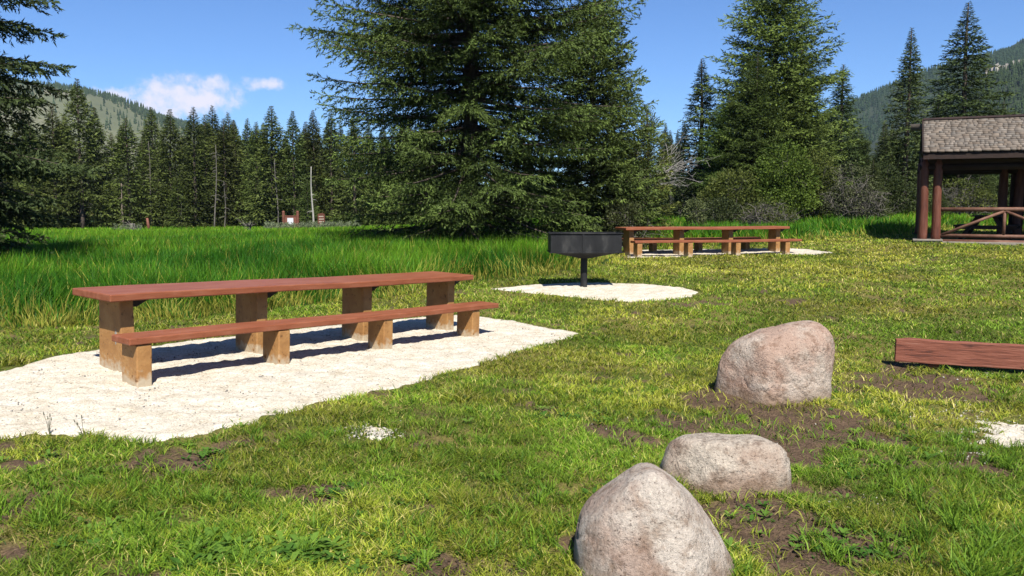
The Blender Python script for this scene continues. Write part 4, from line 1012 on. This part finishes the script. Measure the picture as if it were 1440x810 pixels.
shrub('dead_shrub', gp(1075, 31.5), [(0, 0, .7, .9, .6, .6), (-.5, 0, .5, .6, .5, .5), (.6, 0, .5, .7, .5, .45)], 4200, .07, *OLV, 5, 'grey dead twiggy shrub at the foot of the bright green willow', stems=70, dead=1.2)
shrub('dead_shrub', gp(1195, 34), [(0, 0, 1.7, 1.0, .8, .9), (.4, 0, 1.0, 1.1, .8, .7), (-.4, 0, .9, .9, .8, .7), (.8, 0, .5, .9, .7, .45)], 6500, .07, *GRY, 6, 'big tangle of arching grey dead branches left of the shelter', stems=110, dead=1.5, sr=.026)
shrub('dead_shrub', gp(1345, 36), [(0, 0, 1.2, 1.4, .8, .7), (.8, 0, .8, 1.0, .8, .6)], 3500, .08, *OLV, 16, 'dead twigs and olive leaves seen through the shelter', stems=50, dead=1.2)
shrub('willow_shrub', gp(1232, 37), [(0, 0, 1.5, 1.2, .8, 1.1), (.9, 0, 1.0, 1.1, .8, .8)], 8000, .085, (.022, .034, .011), (.062, .08, .024), 7, 'dark olive shrub between the dead tangle and the shelter')
shrub('willow_shrub', gp(955, 38), [(0, 0, 1.2, 1.4, .8, 1.2), (1.4, 0, 1.0, 1.2, .8, 1.1)], 6000, .09, (.017, .027, .009), (.04, .055, .018), 8, 'dark shrub mass left of the rounded olive willow')
shrub('willow_shrub', gp(886, 24.6), [(0, 0, .7, .55, .5, .75), (.15, 0, .35, .6, .5, .4), (-.3, 0, .9, .5, .5, .6)], 3200, .07, (.025, .032, .012), (.075, .085, .03), 9, 'shaggy bush beside the left end of the distant picnic table', stems=24)
shrub('willow_shrub', gp(1010, 33), [(0, 0, .7, .8, .6, .6), (.9, 0, .5, .8, .6, .5)], 4000, .075, (.022, .032, .012), (.07, .085, .03), 19, 'low dark bush in front of the rounded olive willow')

# sagebrush strip (uncountable)
rng = np.random.default_rng(3)
VV = []; TT = []; CCs = []; off = 0
n_ = 9000; px = rng.uniform(375, 505, n_); Y = rng.uniform(56, 64, n_); px[:500] = rng.uniform(160, 200, 500)
x = (px - 720) / F * Y; cl = fbm(x * .9, Y * .9, 7, 3); k_ = rng.uniform(size=n_) < sstep(.4, .6, cl); x = x[k_]; Y = Y[k_]; cl = cl[k_]; n_ = len(x)
P = np.stack([x, Y, terr(x, Y) + rng.uniform(.12, .62, n_) * (.55 + .45 * cl)], -1); D = unit(rng.normal(size=(n_, 3)) + np.array([0, 0, .7]))
V, T, cc = shoots(P, D, np.full(n_, .26), .07, 3, rng, np.tile(np.array([[.13, .155, .085]]), (n_, 1)) * rng.uniform(.6, 1.3, (n_, 1)))
o = mesh_tris('sagebrush', V, T, LEAFM, col=cc); tag(o, 'pale grey green sagebrush along the far edge of the meadow', 'sagebrush', kind='stuff')

# ------------------------------------------------------------------ hills
HILLM = noisy('sage_hillside', [(.3, (.10, .115, .065)), (.5, (.15, .165, .09)), (.7, (.21, .20, .13))], .02, rough=.95, bump=.2, bscale=.2)
HILLF = noisy('forest_floor', [(.3, (.022, .036, .018)), (.7, (.05, .07, .035))], .03, rough=.95, bump=.2, bscale=.2)
ROCKH = noisy('pale_cliff_rock', [(.3, (.28, .25, .22)), (.7, (.5, .46, .40))], .08, rough=.9, bump=.6, bscale=.3, dist=1)
def hill(name, prof, Y0, depth, mat, x0, x1, seed, n=220):
    """ridge whose skyline follows prof (px, py) at distance Y0; a full mound, falls away on both sides"""
    xs = np.linspace(x0, x1, n); px_ = np.array([p[0] for p in prof]); py_ = np.array([p[1] for p in prof])
    us = np.linspace(-1, 1, 80)
    X, U = np.meshgrid(xs, us); Yv = Y0 + U * depth
    pxx = X / Y0 * F + 720; top = (288 - np.interp(pxx, px_, py_)) / F * Y0 + 1.6
    fall = np.cos(U * math.pi / 2) ** 1.0 * (1 - .0 * U)
    Z = -3 + (top + 3) * fall + (fbm(X * .012, Yv * .012, seed, 5) - .5) * 14 * (1 - np.abs(U)) * sstep(0, .25, np.abs(U)) 
    nr_, nc = X.shape; idx = np.arange(nr_ * nc).reshape(nr_, nc)
    Qd = np.stack([idx[:-1, :-1], idx[:-1, 1:], idx[1:, 1:], idx[1:, :-1]], -1).reshape(-1, 4)
    o = mesh_tris(name, np.stack([X, Yv, Z], -1).reshape(-1, 3), Qd, mat, smooth=True); tag(o, kind='structure')
    def zat(x, u):
        t = (288 - np.interp(x / Y0 * F + 720, px_, py_)) / F * Y0 + 1.6
        return -3 + (t + 3) * np.cos(u * math.pi / 2) + (fbm(x * .012, (Y0 + u * depth) * .012, seed, 5) - .5) * 14 * (1 - np.abs(u)) * sstep(0, .25, np.abs(u))
    return zat
def hilltrees(name, zat, Y0, depth, x0, x1, n, umin, umax, hmin, hmax, seed, fn=None, dark=(.020, .034, .018), light=(.045, .068, .032), label=''):
    rng = np.random.default_rng(seed); x = rng.uniform(x0, x1, n); u = rng.uniform(umin, umax, n)
    if fn is not None: k_ = fn(x, u, rng); x = x[k_]; u = u[k_]
    n = len(x); z = zat(x, u); h = rng.uniform(hmin, hmax, n); V = []; T = []; 
    Yv = Y0 + u * depth; r = h * rng.uniform(.16, .24, n); tiers = 3; vs = []; ts = []; cs = []; sides = 6
    base = 0; cc = np.array(dark) + (np.array(light) - np.array(dark)) * rng.uniform(0, 1, (n, 1))
    for t in range(tiers):
        zb = z + h * (.02 + .30 * t); zt_ = z + h * (.45 + .275 * t); rt = r * (1 - .28 * t)
        ang = rng.uniform(0, 6.28, n)
        ring = np.stack([np.stack([x + np.cos(ang + q * 2 * math.pi / sides) * rt * rng.uniform(.6, 1.2, n), Yv + np.sin(ang + q * 2 * math.pi / sides) * rt, zb + rng.uniform(-.06, .06, n) * h], -1) for q in range(sides)], 1)
        tip = np.stack([x, Yv, zt_], -1)[:, None]
        blk = np.concatenate([ring, tip], 1)     # n,7,3
        vs.append(blk.reshape(-1, 3)); i0 = base + np.arange(n) * (sides + 1)
        for q in range(sides): ts.append(np.stack([i0 + q, i0 + (q + 1) % sides, i0 + sides], -1))
        cs.append(np.repeat(cc, sides + 1, 0)); base += n * (sides + 1)
    o = mesh_tris(name, np.concatenate(vs), np.concatenate(ts), NEEDLE, col=np.concatenate(cs)); tag(o, label, 'forest', kind='stuff')
# left pale hill with a wooded crest
profL = [(-900, 60), (-300, 96), (0, 122), (96, 131), (143, 137), (185, 147), (215, 162), (240, 172), (262, 181), (290, 196), (330, 215), (420, 240), (620, 262), (900, 280)]
Y0 = 900; zl = hill('hill', profL, Y0, 420, HILLM, -1300, 60, 5)
hilltrees('hill_forest', zl, Y0, 420, -620, -330, 3600, -.42, .05, 4, 8, 6, fn=lambda x, u, r_: (r_.uniform(size=len(x)) < np.where(u > -.13, .85, .06 + .3 * (fbm(x * .02, u * 9, 3, 3) > .58))), label='dark conifers crowning the pale hill on the left')
profL2 = [(-200, 150), (150, 158), (205, 166), (240, 171), (275, 180), (310, 189), (360, 214), (480, 244), (700, 270)]
zl2 = hill('hill', profL2, 1350, 380, HILLF, -1100, 60, 15, 120)
hilltrees('hill_forest', zl2, 1350, 380, -640, -350, 2600, -.4, .05, 6, 10, 16, label='second wooded ridge farther back on the left')
# right: far ridge and nearer wooded shoulder with a cliff band
profR = [(900, 255), (1100, 200), (1196, 148), (1249, 124), (1304, 103), (1381, 86), (1415, 79), (1437, 58), (1480, 30), (1600, -20), (1900, -60)]
zr = hill('hill', profR, 1000, 430, HILLF, 250, 1150, 25)
hilltrees('hill_forest', zr, 1000, 430, 300, 760, 12000, -.5, .04, 4.5, 9, 26, fn=lambda x, u, r_: r_.uniform(size=len(x)) < .35 + .65 * (fbm(x * .015, u * 6, 13, 3) > .42), dark=(.011, .024, .013), light=(.030, .052, .024), label='forested ridge high on the right')
profR2 = [(1100, 262), (1200, 235), (1270, 190), (1330, 140), (1378, 108), (1400, 104), (1440, 99), (1500, 92), (1600, 80), (1900, 60)]
zr2 = hill('hill', profR2, 620, 250, HILLF, 170, 760, 35)
hilltrees('hill_forest', zr2, 620, 250, 215, 480, 8000, -.75, -.07, 3.5, 6.5, 36, dark=(.011, .022, .008), light=(.032, .052, .016), label='nearer wooded shoulder of the right hand hill')
q = random.Random(8); m_ = MB()
for k in range(70):
    px_ = 1372 + k * 1.55 + q.uniform(-.6, .6); x = (px_ - 720) / F * 620; u = q.uniform(-.035, .0); z = float(zr2(np.array([x]), np.array([u]))[0]); s_w = q.uniform(.8, 1.9); hh = q.uniform(3.5, 6.5)
    yy = 620 + u * 250; m_.add([(x - s_w, yy - 2, z - 2), (x + s_w, yy - 2.5, z - 2), (x + s_w, yy + 2, z - 2), (x - s_w, yy + 2, z - 2), (x - s_w * .8, yy - 1.4, z + hh * q.uniform(.7, 1)), (x + s_w * .8, yy - 1.2, z + hh), (x + s_w * .6, yy + 1, z + hh * .9), (x - s_w * .6, yy + 1, z + hh * .8)],
         [(3, 2, 1, 0), (4, 5, 6, 7), (0, 1, 5, 4), (1, 2, 6, 5), (2, 3, 7, 6), (3, 0, 4, 7)])
cl_ = m_.build('cliff', ROCKH); tag(cl_, kind='structure')

# ------------------------------------------------------------------ grass
GRASSM = attrmat('grass_blades', rough=.55, transl=.32, spec=.14)
def blades(name, x, y, h, w, lean, col, rng, label, cat='grass', kind='stuff', curl=.5, tipcol=None, flow=0):
    n = len(x); z = terr(x, y) - .012
    rel_ = (fbm(x * 5, y * 5, 2, 5) - .5) * .05 * sstep(30, 12, np.hypot(x, y)); z = z + rel_
    a = rng.uniform(0, 2 * math.pi, n); ld = rng.uniform(0, 2 * math.pi, n)
    if flow: ld = fbm(x * .8, y * .8, 55, 3) * 14 + rng.normal(size=n) * flow
    sx = np.cos(a) * w * .5; sy = np.sin(a) * w * .5
    lx = np.cos(ld) * lean * h; ly = np.sin(ld) * lean * h
    def ring(t, k):
        cx = x + lx * t ** 1.8; cy = y + ly * t ** 1.8; cz = z + h * t * (1 - .28 * lean * t)
        return np.stack([cx - sx * k, cy - sy * k, cz], -1), np.stack([cx + sx * k, cy + sy * k, cz], -1)
    a0, b0 = ring(0, .9); a1, b1 = ring(.5, 1.0); t0, t1 = ring(1.0, .06)
    V = np.stack([a0, b0, a1, b1, (t0 + t1) / 2], 1).reshape(-1, 3)
    i = np.arange(n) * 5
    T = np.concatenate([np.stack([i, i + 1, i + 3], -1), np.stack([i, i + 3, i + 2], -1), np.stack([i + 2, i + 3, i + 4], -1)])
    tc = col if tipcol is None else tipcol
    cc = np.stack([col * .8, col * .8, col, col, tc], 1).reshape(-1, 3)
    o = mesh_tris(name, V, T, GRASSM, col=cc); tag(o, label, cat, kind=kind); return o
def sample(n, r0, r1, rng, amax=46):
    r = np.exp(rng.uniform(math.log(r0), math.log(r1), n)); a = R(1) * rng.uniform(-amax, amax, n)
    return np.sin(a) * r, np.cos(a) * r
def blocked(x, y, grow=0):
    b = np.zeros(x.shape, bool)
    for bx, by, rx, ry in BOULD: b |= ((x - bx) / (rx * .82 + grow)) ** 2 + ((y - by) / (ry * .82 + grow)) ** 2 < 1
    c_, s__ = math.cos(-yawL), math.sin(-yawL); u = (x - pA[0]) * c_ - (y - pA[1]) * s__; v = (x - pA[0]) * s__ + (y - pA[1]) * c_
    b |= (u > -.02) & (u < LL + .02) & (v > -.0) & (v < .12)
    c_, s__ = math.cos(-SHROT), math.sin(-SHROT); u = (x - SHX) * c_ - (y - SHY) * s__; v = (x - SHX) * s__ + (y - SHY) * c_
    b |= (u > -.12) & (u < SL + .1) & (v > -.12) & (v < SD + .1)
    return b
rng = np.random.default_rng(101)
x, y = sample(960000, 2.3, 36, rng)
tall = inpoly(x, y, TALL); k_ = ~tall & ~blocked(x, y); x = x[k_]; y = y[k_]
pmk = pad_mask(x, y); dmk = dirt_mask(x, y)
dens = sstep(.03, -.05, pmk + (fbm(x * 7, y * 7, 63, 3) - .5) * .32) * (1 - .93 * dmk); tuft = fbm(x * 6, y * 6, 61, 3); dens *= (.45 + 1.0 * sstep(.35, .6, tuft)) * (.55 + .6 * sstep(.3, .55, fbm(x * 1.9, y * 1.9, 65, 4)))
k_ = rng.uniform(size=len(x)) < dens; x, y, tuft, dmk = x[k_], y[k_], tuft[k_], dmk[k_]; n = len(x); r = np.hypot(x, y)
pt_ = fbm(x * .55, y * .55, 71, 4); pf = fbm(x * 2.3, y * 2.3, 72, 4)
h = (.035 + .055 * tuft * rng.uniform(.4, 1.3, n) + .05 * sstep(.6, .8, pf)) * (1 + .01 * r)
w = np.maximum(.0048, .00085 * r) * rng.uniform(.7, 1.4, n)
yel = np.array([.30, .305, .034]); grn = np.array([.135, .225, .018]); drk = np.array([.045, .100, .010]); strw = np.array([.42, .37, .12])
m1 = sstep(.38, .62, pt_ + (pf - .5) * .5 + rng.normal(size=n) * .10)[:, None]
# the mown strip near the tall grass and far lawn is yellower, foreground greener
yb = sstep(9, 20, y)[:, None] * .28
m1 = np.clip(m1 * .85 + yb - .22 * sstep(7.5, 4.5, r)[:, None], 0, 1)
vp = (.74 + .58 * sstep(.30, .68, fbm(x * 1.3, y * 1.3, 91, 4)))[:, None]
col = grn * (1 - m1) + yel * m1
dk = (rng.uniform(size=n) < .22)[:, None]; col = np.where(dk, drk, col)
st = (rng.uniform(size=n) < .06 + .10 * m1[:, 0])[:, None]; col = np.where(st, strw, col)
col = col * rng.uniform(.65, 1.25, (n, 1)) * vp
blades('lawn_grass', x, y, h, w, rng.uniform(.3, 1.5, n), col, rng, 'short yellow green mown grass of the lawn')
print('lawn', n)
# longer tufts in the foreground
rng = np.random.default_rng(103)
TUF = [(1390, 745, 80, 50, .17), (1330, 700, 70, 40, .10), (1420, 650, 60, 30, .13), (1250, 590, 30, 40, .13), (1400, 800, 110, 40, .19), (300, 770, 120, 40, .12), (120, 690, 120, 30, .11), (560, 640, 80, 24, .10), (900, 560, 120, 40, .08), (780, 640, 120, 30, .09), (640, 760, 100, 40, .10), (60, 720, 60, 30, .13), (1000, 800, 60, 30, .1), (1180, 760, 60, 30, .09), (430, 620, 100, 20, .10), (1260, 650, 80, 30, .10),
       (760, 720, 60, 60, .11), (1170, 500, 60, 12, .08), (230, 700, 150, 40, .10), (1450, 480, 60, 10, .08)]
xs = []; ys = []; hs_ = []
for px, py, rx, ry, hh in TUF:
    g = ground_px(px, py); g1 = ground_px(px, py - ry); g2 = ground_px(px, py + ry); n = int(620 * (rx / 60) * (ry / 40))
    cx = g[0] + rng.normal(size=n) * rx / F * g[1] * .6; cy = g[1] + rng.normal(size=n) * abs(g1[1] - g2[1]) * .28
    nclump = max(6, n // 38); ci = rng.integers(0, nclump, n)
    xs.append(cx[ci] + rng.normal(size=n) * .022); ys.append(cy[ci] + rng.normal(size=n) * .022); hs_.append(hh * rng.uniform(.35, 1.15, n))
x = np.concatenate(xs); y = np.concatenate(ys); h = np.concatenate(hs_)
k_ = ~blocked(x, y) & (pad_mask(x, y) < 0) & ~inpoly(x, y, TALL); x, y, h = x[k_], y[k_], h[k_]; n = len(x)
mv = rng.uniform(0, 1, (n, 1)); col = np.array([.050, .120, .012]) * (1 - mv) + np.array([.18, .29, .025]) * mv
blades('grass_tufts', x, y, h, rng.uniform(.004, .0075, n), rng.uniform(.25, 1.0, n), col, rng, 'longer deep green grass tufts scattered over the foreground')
# meadow of tall grass
rng = np.random.default_rng(105)
x, y = sample(690000, 8.0, 95, rng, 43)
d_ = polydist(x, y, TALL); wv = (fbm(x * 1.3, y * 1.3, 81, 3) - .5) * .9; k_ = (d_ + wv * .6 > 0) & ~blocked(x, y) & (pad_mask(x, y) < -.05); x, y, d_ = x[k_], y[k_], (d_ + wv * .6)[k_]
n = len(x); r = np.hypot(x, y); edge = sstep(0, 1.2, d_); rightside = sstep(3, 9, x) * sstep(18, 24, y)
h = (.14 + .46 * edge) * rng.uniform(.55, 1.15, n) * (1 - .25 * rightside) * (.8 + .4 * fbm(x * .5, y * .5, 84, 3)) * (1 - .35 * sstep(35, 60, y))
w = np.maximum(.0085, .0009 * r) * rng.uniform(.7, 1.3, n)
pm_ = fbm(x * .35, y * .35, 85, 4); mv = sstep(.35, .65, pm_ + rng.normal(size=n) * .12)[:, None]
A1 = np.array([.032, .125, .008]); A2 = np.array([.135, .280, .012]); A3 = np.array([.31, .30, .05])
far = sstep(22, 50, y)[:, None]; mv = np.clip(mv * .7 + far * .5, 0, 1)
col = A1 * (1 - mv) + A2 * mv
e_ = (1 - edge)[:, None] * .85; ye = (rng.uniform(size=(n, 1)) < e_ * .8 + .05); col = np.where(ye, A3, col); col = col * rng.uniform(.5, 1.2, (n, 1)) * (.7 + .5 * fbm(x * 1.1, y * 1.1, 95, 3))[:, None]
tip = col * 1.15
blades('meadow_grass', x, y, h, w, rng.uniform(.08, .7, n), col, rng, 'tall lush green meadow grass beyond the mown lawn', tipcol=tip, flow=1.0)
print('tall', n)
# dark thatch deep under the hero trees is left to real shade

# broad leaved weeds in the foreground
rng = np.random.default_rng(107)
WC = [(330, 785, 60, 22, 60), (420, 780, 60, 20, 50), (470, 700, 40, 14, 14), (300, 640, 60, 16, 26), (90, 660, 70, 16, 20), (240, 600, 120, 8, 10), (1060, 725, 30, 10, 8), (1250, 660, 120, 40, 60), (1330, 620, 60, 30, 30), (640, 690, 120, 40, 40), (1190, 590, 40, 20, 8), (880, 700, 40, 60, 20), (160, 750, 140, 40, 60), (560, 780, 120, 24, 46), (1000, 760, 30, 12, 8), (820, 585, 140, 16, 30), (1220, 770, 120, 36, 50)]
P = []; D = []; Ls = []; Cs_ = []
for px, py, rx, ry, n in WC:
    for _ in range(n):
        g = ground_px(px + rng.normal() * rx * .6, min(py + rng.normal() * ry * .6, 860)); 
        if blocked(np.array([g[0]]), np.array([g[1]]))[0] or pad_mask(np.array([g[0]]), np.array([g[1]]))[0] > 0: continue
        m = rng.integers(4, 12); z = tz(g[0], g[1]); hue = rng.uniform(0, 1); sz = rng.uniform(.02, .06) * (1.5 if py > 775 and px < 480 else 1)
        for j in range(m):
            a_ = j * 2.4 + rng.uniform(-.3, .3); up = rng.uniform(.25, 1.0); P.append((g[0] + rng.normal() * .008, g[1] + rng.normal() * .008, z + .004)); D.append((math.cos(a_), math.sin(a_), up)); Ls.append(sz * rng.uniform(.7, 1.2))
            Cs_.append(np.array([.040, .105, .014]) * (1 - hue) + np.array([.13, .22, .03]) * hue)
P = np.array(P); D = unit(np.array(D)); Ls = np.array(Ls)[:, None]; Cs_ = np.array(Cs_); S = unit(np.cross(D, np.array([0, 0, 1.])))
Dn = D * np.array([1, 1, .2])
V = np.stack([P, P + D * Ls * .4 + S * Ls * .15, P + D * Ls * .4 - S * Ls * .15, P + D * Ls * .75 + Dn * Ls * .1 + S * Ls * .17, P + D * Ls * .75 + Dn * Ls * .1 - S * Ls * .17, P + D * Ls * .85 + Dn * Ls * .35 - np.array([0, 0, 1]) * Ls * .08], 1).reshape(-1, 3)
i = np.arange(len(P)) * 6
T = np.concatenate([np.stack([i, i + 1, i + 2], -1), np.stack([i + 1, i + 3, i + 4], -1), np.stack([i + 1, i + 4, i + 2], -1), np.stack([i + 3, i + 5, i + 4], -1)])
o = mesh_tris('weeds', V, T, GRASSM, col=np.repeat(Cs_, 6, 0)); tag(o, 'broad leaved weeds and clover scattered in the foreground lawn', 'weeds', kind='stuff')
# loose pebbles and clods
rng = np.random.default_rng(109)
import bmesh
def crumbs(name, centres, size, mat, label, cat):
    ico = bmesh.new(); bmesh.ops.create_icosphere(ico, subdivisions=1, radius=1); bv = np.array([v.co[:] for v in ico.verts]); bf = np.array([[v.index for v in f.verts] for f in ico.faces]); ico.free()
    n = len(centres); s = size * rng.uniform(.35, 1.2, (n, 1, 1)) * rng.uniform(.6, 1.2, (n, 1, 3))
    V = bv[None] * s * rng.uniform(.75, 1.2, (n, len(bv), 1)) + centres[:, None]; F_ = bf[None] + (np.arange(n) * len(bv))[:, None, None]
    o = mesh_tris(name, V.reshape(-1, 3), F_.reshape(-1, 3), mat, smooth=True); tag(o, label, cat, kind='stuff')
def around(lst, rng):
    out = []
    for px, py, rx, ry, n in lst:
        for _ in range(n):
            g = ground_px(px + rng.normal() * rx * .5, py + rng.normal() * ry * .5); out.append((g[0], g[1], tz(g[0], g[1]) + .0))
    return np.array(out)
PEB = noisy('pale_limestone_pebbles', [(.3, (.42, .38, .32)), (.7, (.66, .62, .55))], 20, rough=.9, bump=.2)
crumbs('gravel_pebbles', around([(1400, 605, 90, 26, 420), (1330, 575, 90, 16, 90), (522, 606, 44, 12, 220), (1210, 715, 40, 20, 60), (1000, 640, 200, 60, 40), (1380, 640, 60, 16, 60), (1370, 528, 40, 5, 50)], rng), .010, PEB, 'pale limestone pebbles spilled into the grass', 'pebbles')
CLOD = noisy('dark_soil_clods', [(.3, (.045, .030, .020)), (.7, (.095, .064, .042))], 12, rough=.95, bump=.5)
crumbs('soil_clods', around([(d_[0], d_[1], d_[2], d_[3], 70) for d_ in DIRT if d_[3] > 12], rng), .011, CLOD, 'small clods of bare brown soil around the boulders', 'soil')
# stray stones on the pad and seed stalks at its edge
xs = rng.uniform(-4.6, .8, 5200); ys = rng.uniform(5.0, 12.5, 5200); k_ = pad_mask(xs, ys) > .1; xs = xs[k_]; ys = ys[k_]
crumbs('pad_grit', np.stack([xs, ys, terr(xs, ys) + .004], -1), .009, noisy('grey_grit', [(.3, (.16, .15, .14)), (.7, (.42, .39, .35))], 9), 'grey grit and twigs lying on the white gravel pad', 'grit')
DRY = noisy('dry_seed_stalk', [(.3, (.10, .10, .07)), (.7, (.2, .19, .13))], 9)
for px, py, hp, lab, ln in [(70, 612, 34, 'left of two thin dry stalks at the front edge of the gravel pad', .15), (118, 616, 28, 'forked dry stalks at the front edge of the gravel pad', .3)]:
    g = ground_px(px, py); m_ = MB(); z = tz(g[0], g[1]); s = 1.0 / F * g[1]
    for k in range(4):
        a_ = random.uniform(-1, 1) * ln * 2; hh = hp * s * random.uniform(.6, 1.1); m_.tube([(0, 0, -.01), (a_ * hh * .4, 0, hh * .6), (a_ * hh, .01, hh)], [.002, .002, .0015], 4); m_.tube([(a_ * hh, .01, hh), (a_ * hh * 1.15, .01, hh * 1.18)], [.005, .002], 5)
    o = m_.build('seed_stalk', DRY); o.location = (g[0], g[1], z); tag(o, lab, 'plant')

# distant air
hz = MB(); hz.box(-2200, 2200, -60, 2300, -8, 260)
hm = bpy.data.materials.new('valley_air'); hm.use_nodes = True; nt = hm.node_tree
for n_ in list(nt.nodes):
    if n_.type == 'BSDF_PRINCIPLED': nt.nodes.remove(n_)
pv = N(nt, 'ShaderNodeVolumePrincipled'); pv.inputs['Color'].default_value = (.62, .78, 1, 1); pv.inputs['Density'].default_value = .00009; pv.inputs['Anisotropy'].default_value = .2
nt.links.new(pv.outputs[0], nt.nodes['Material Output'].inputs['Volume'])
if HAZE:
    o = hz.build('haze', hm); tag(o, 'thin blue valley haze over the distant hills', 'haze', kind='stuff')
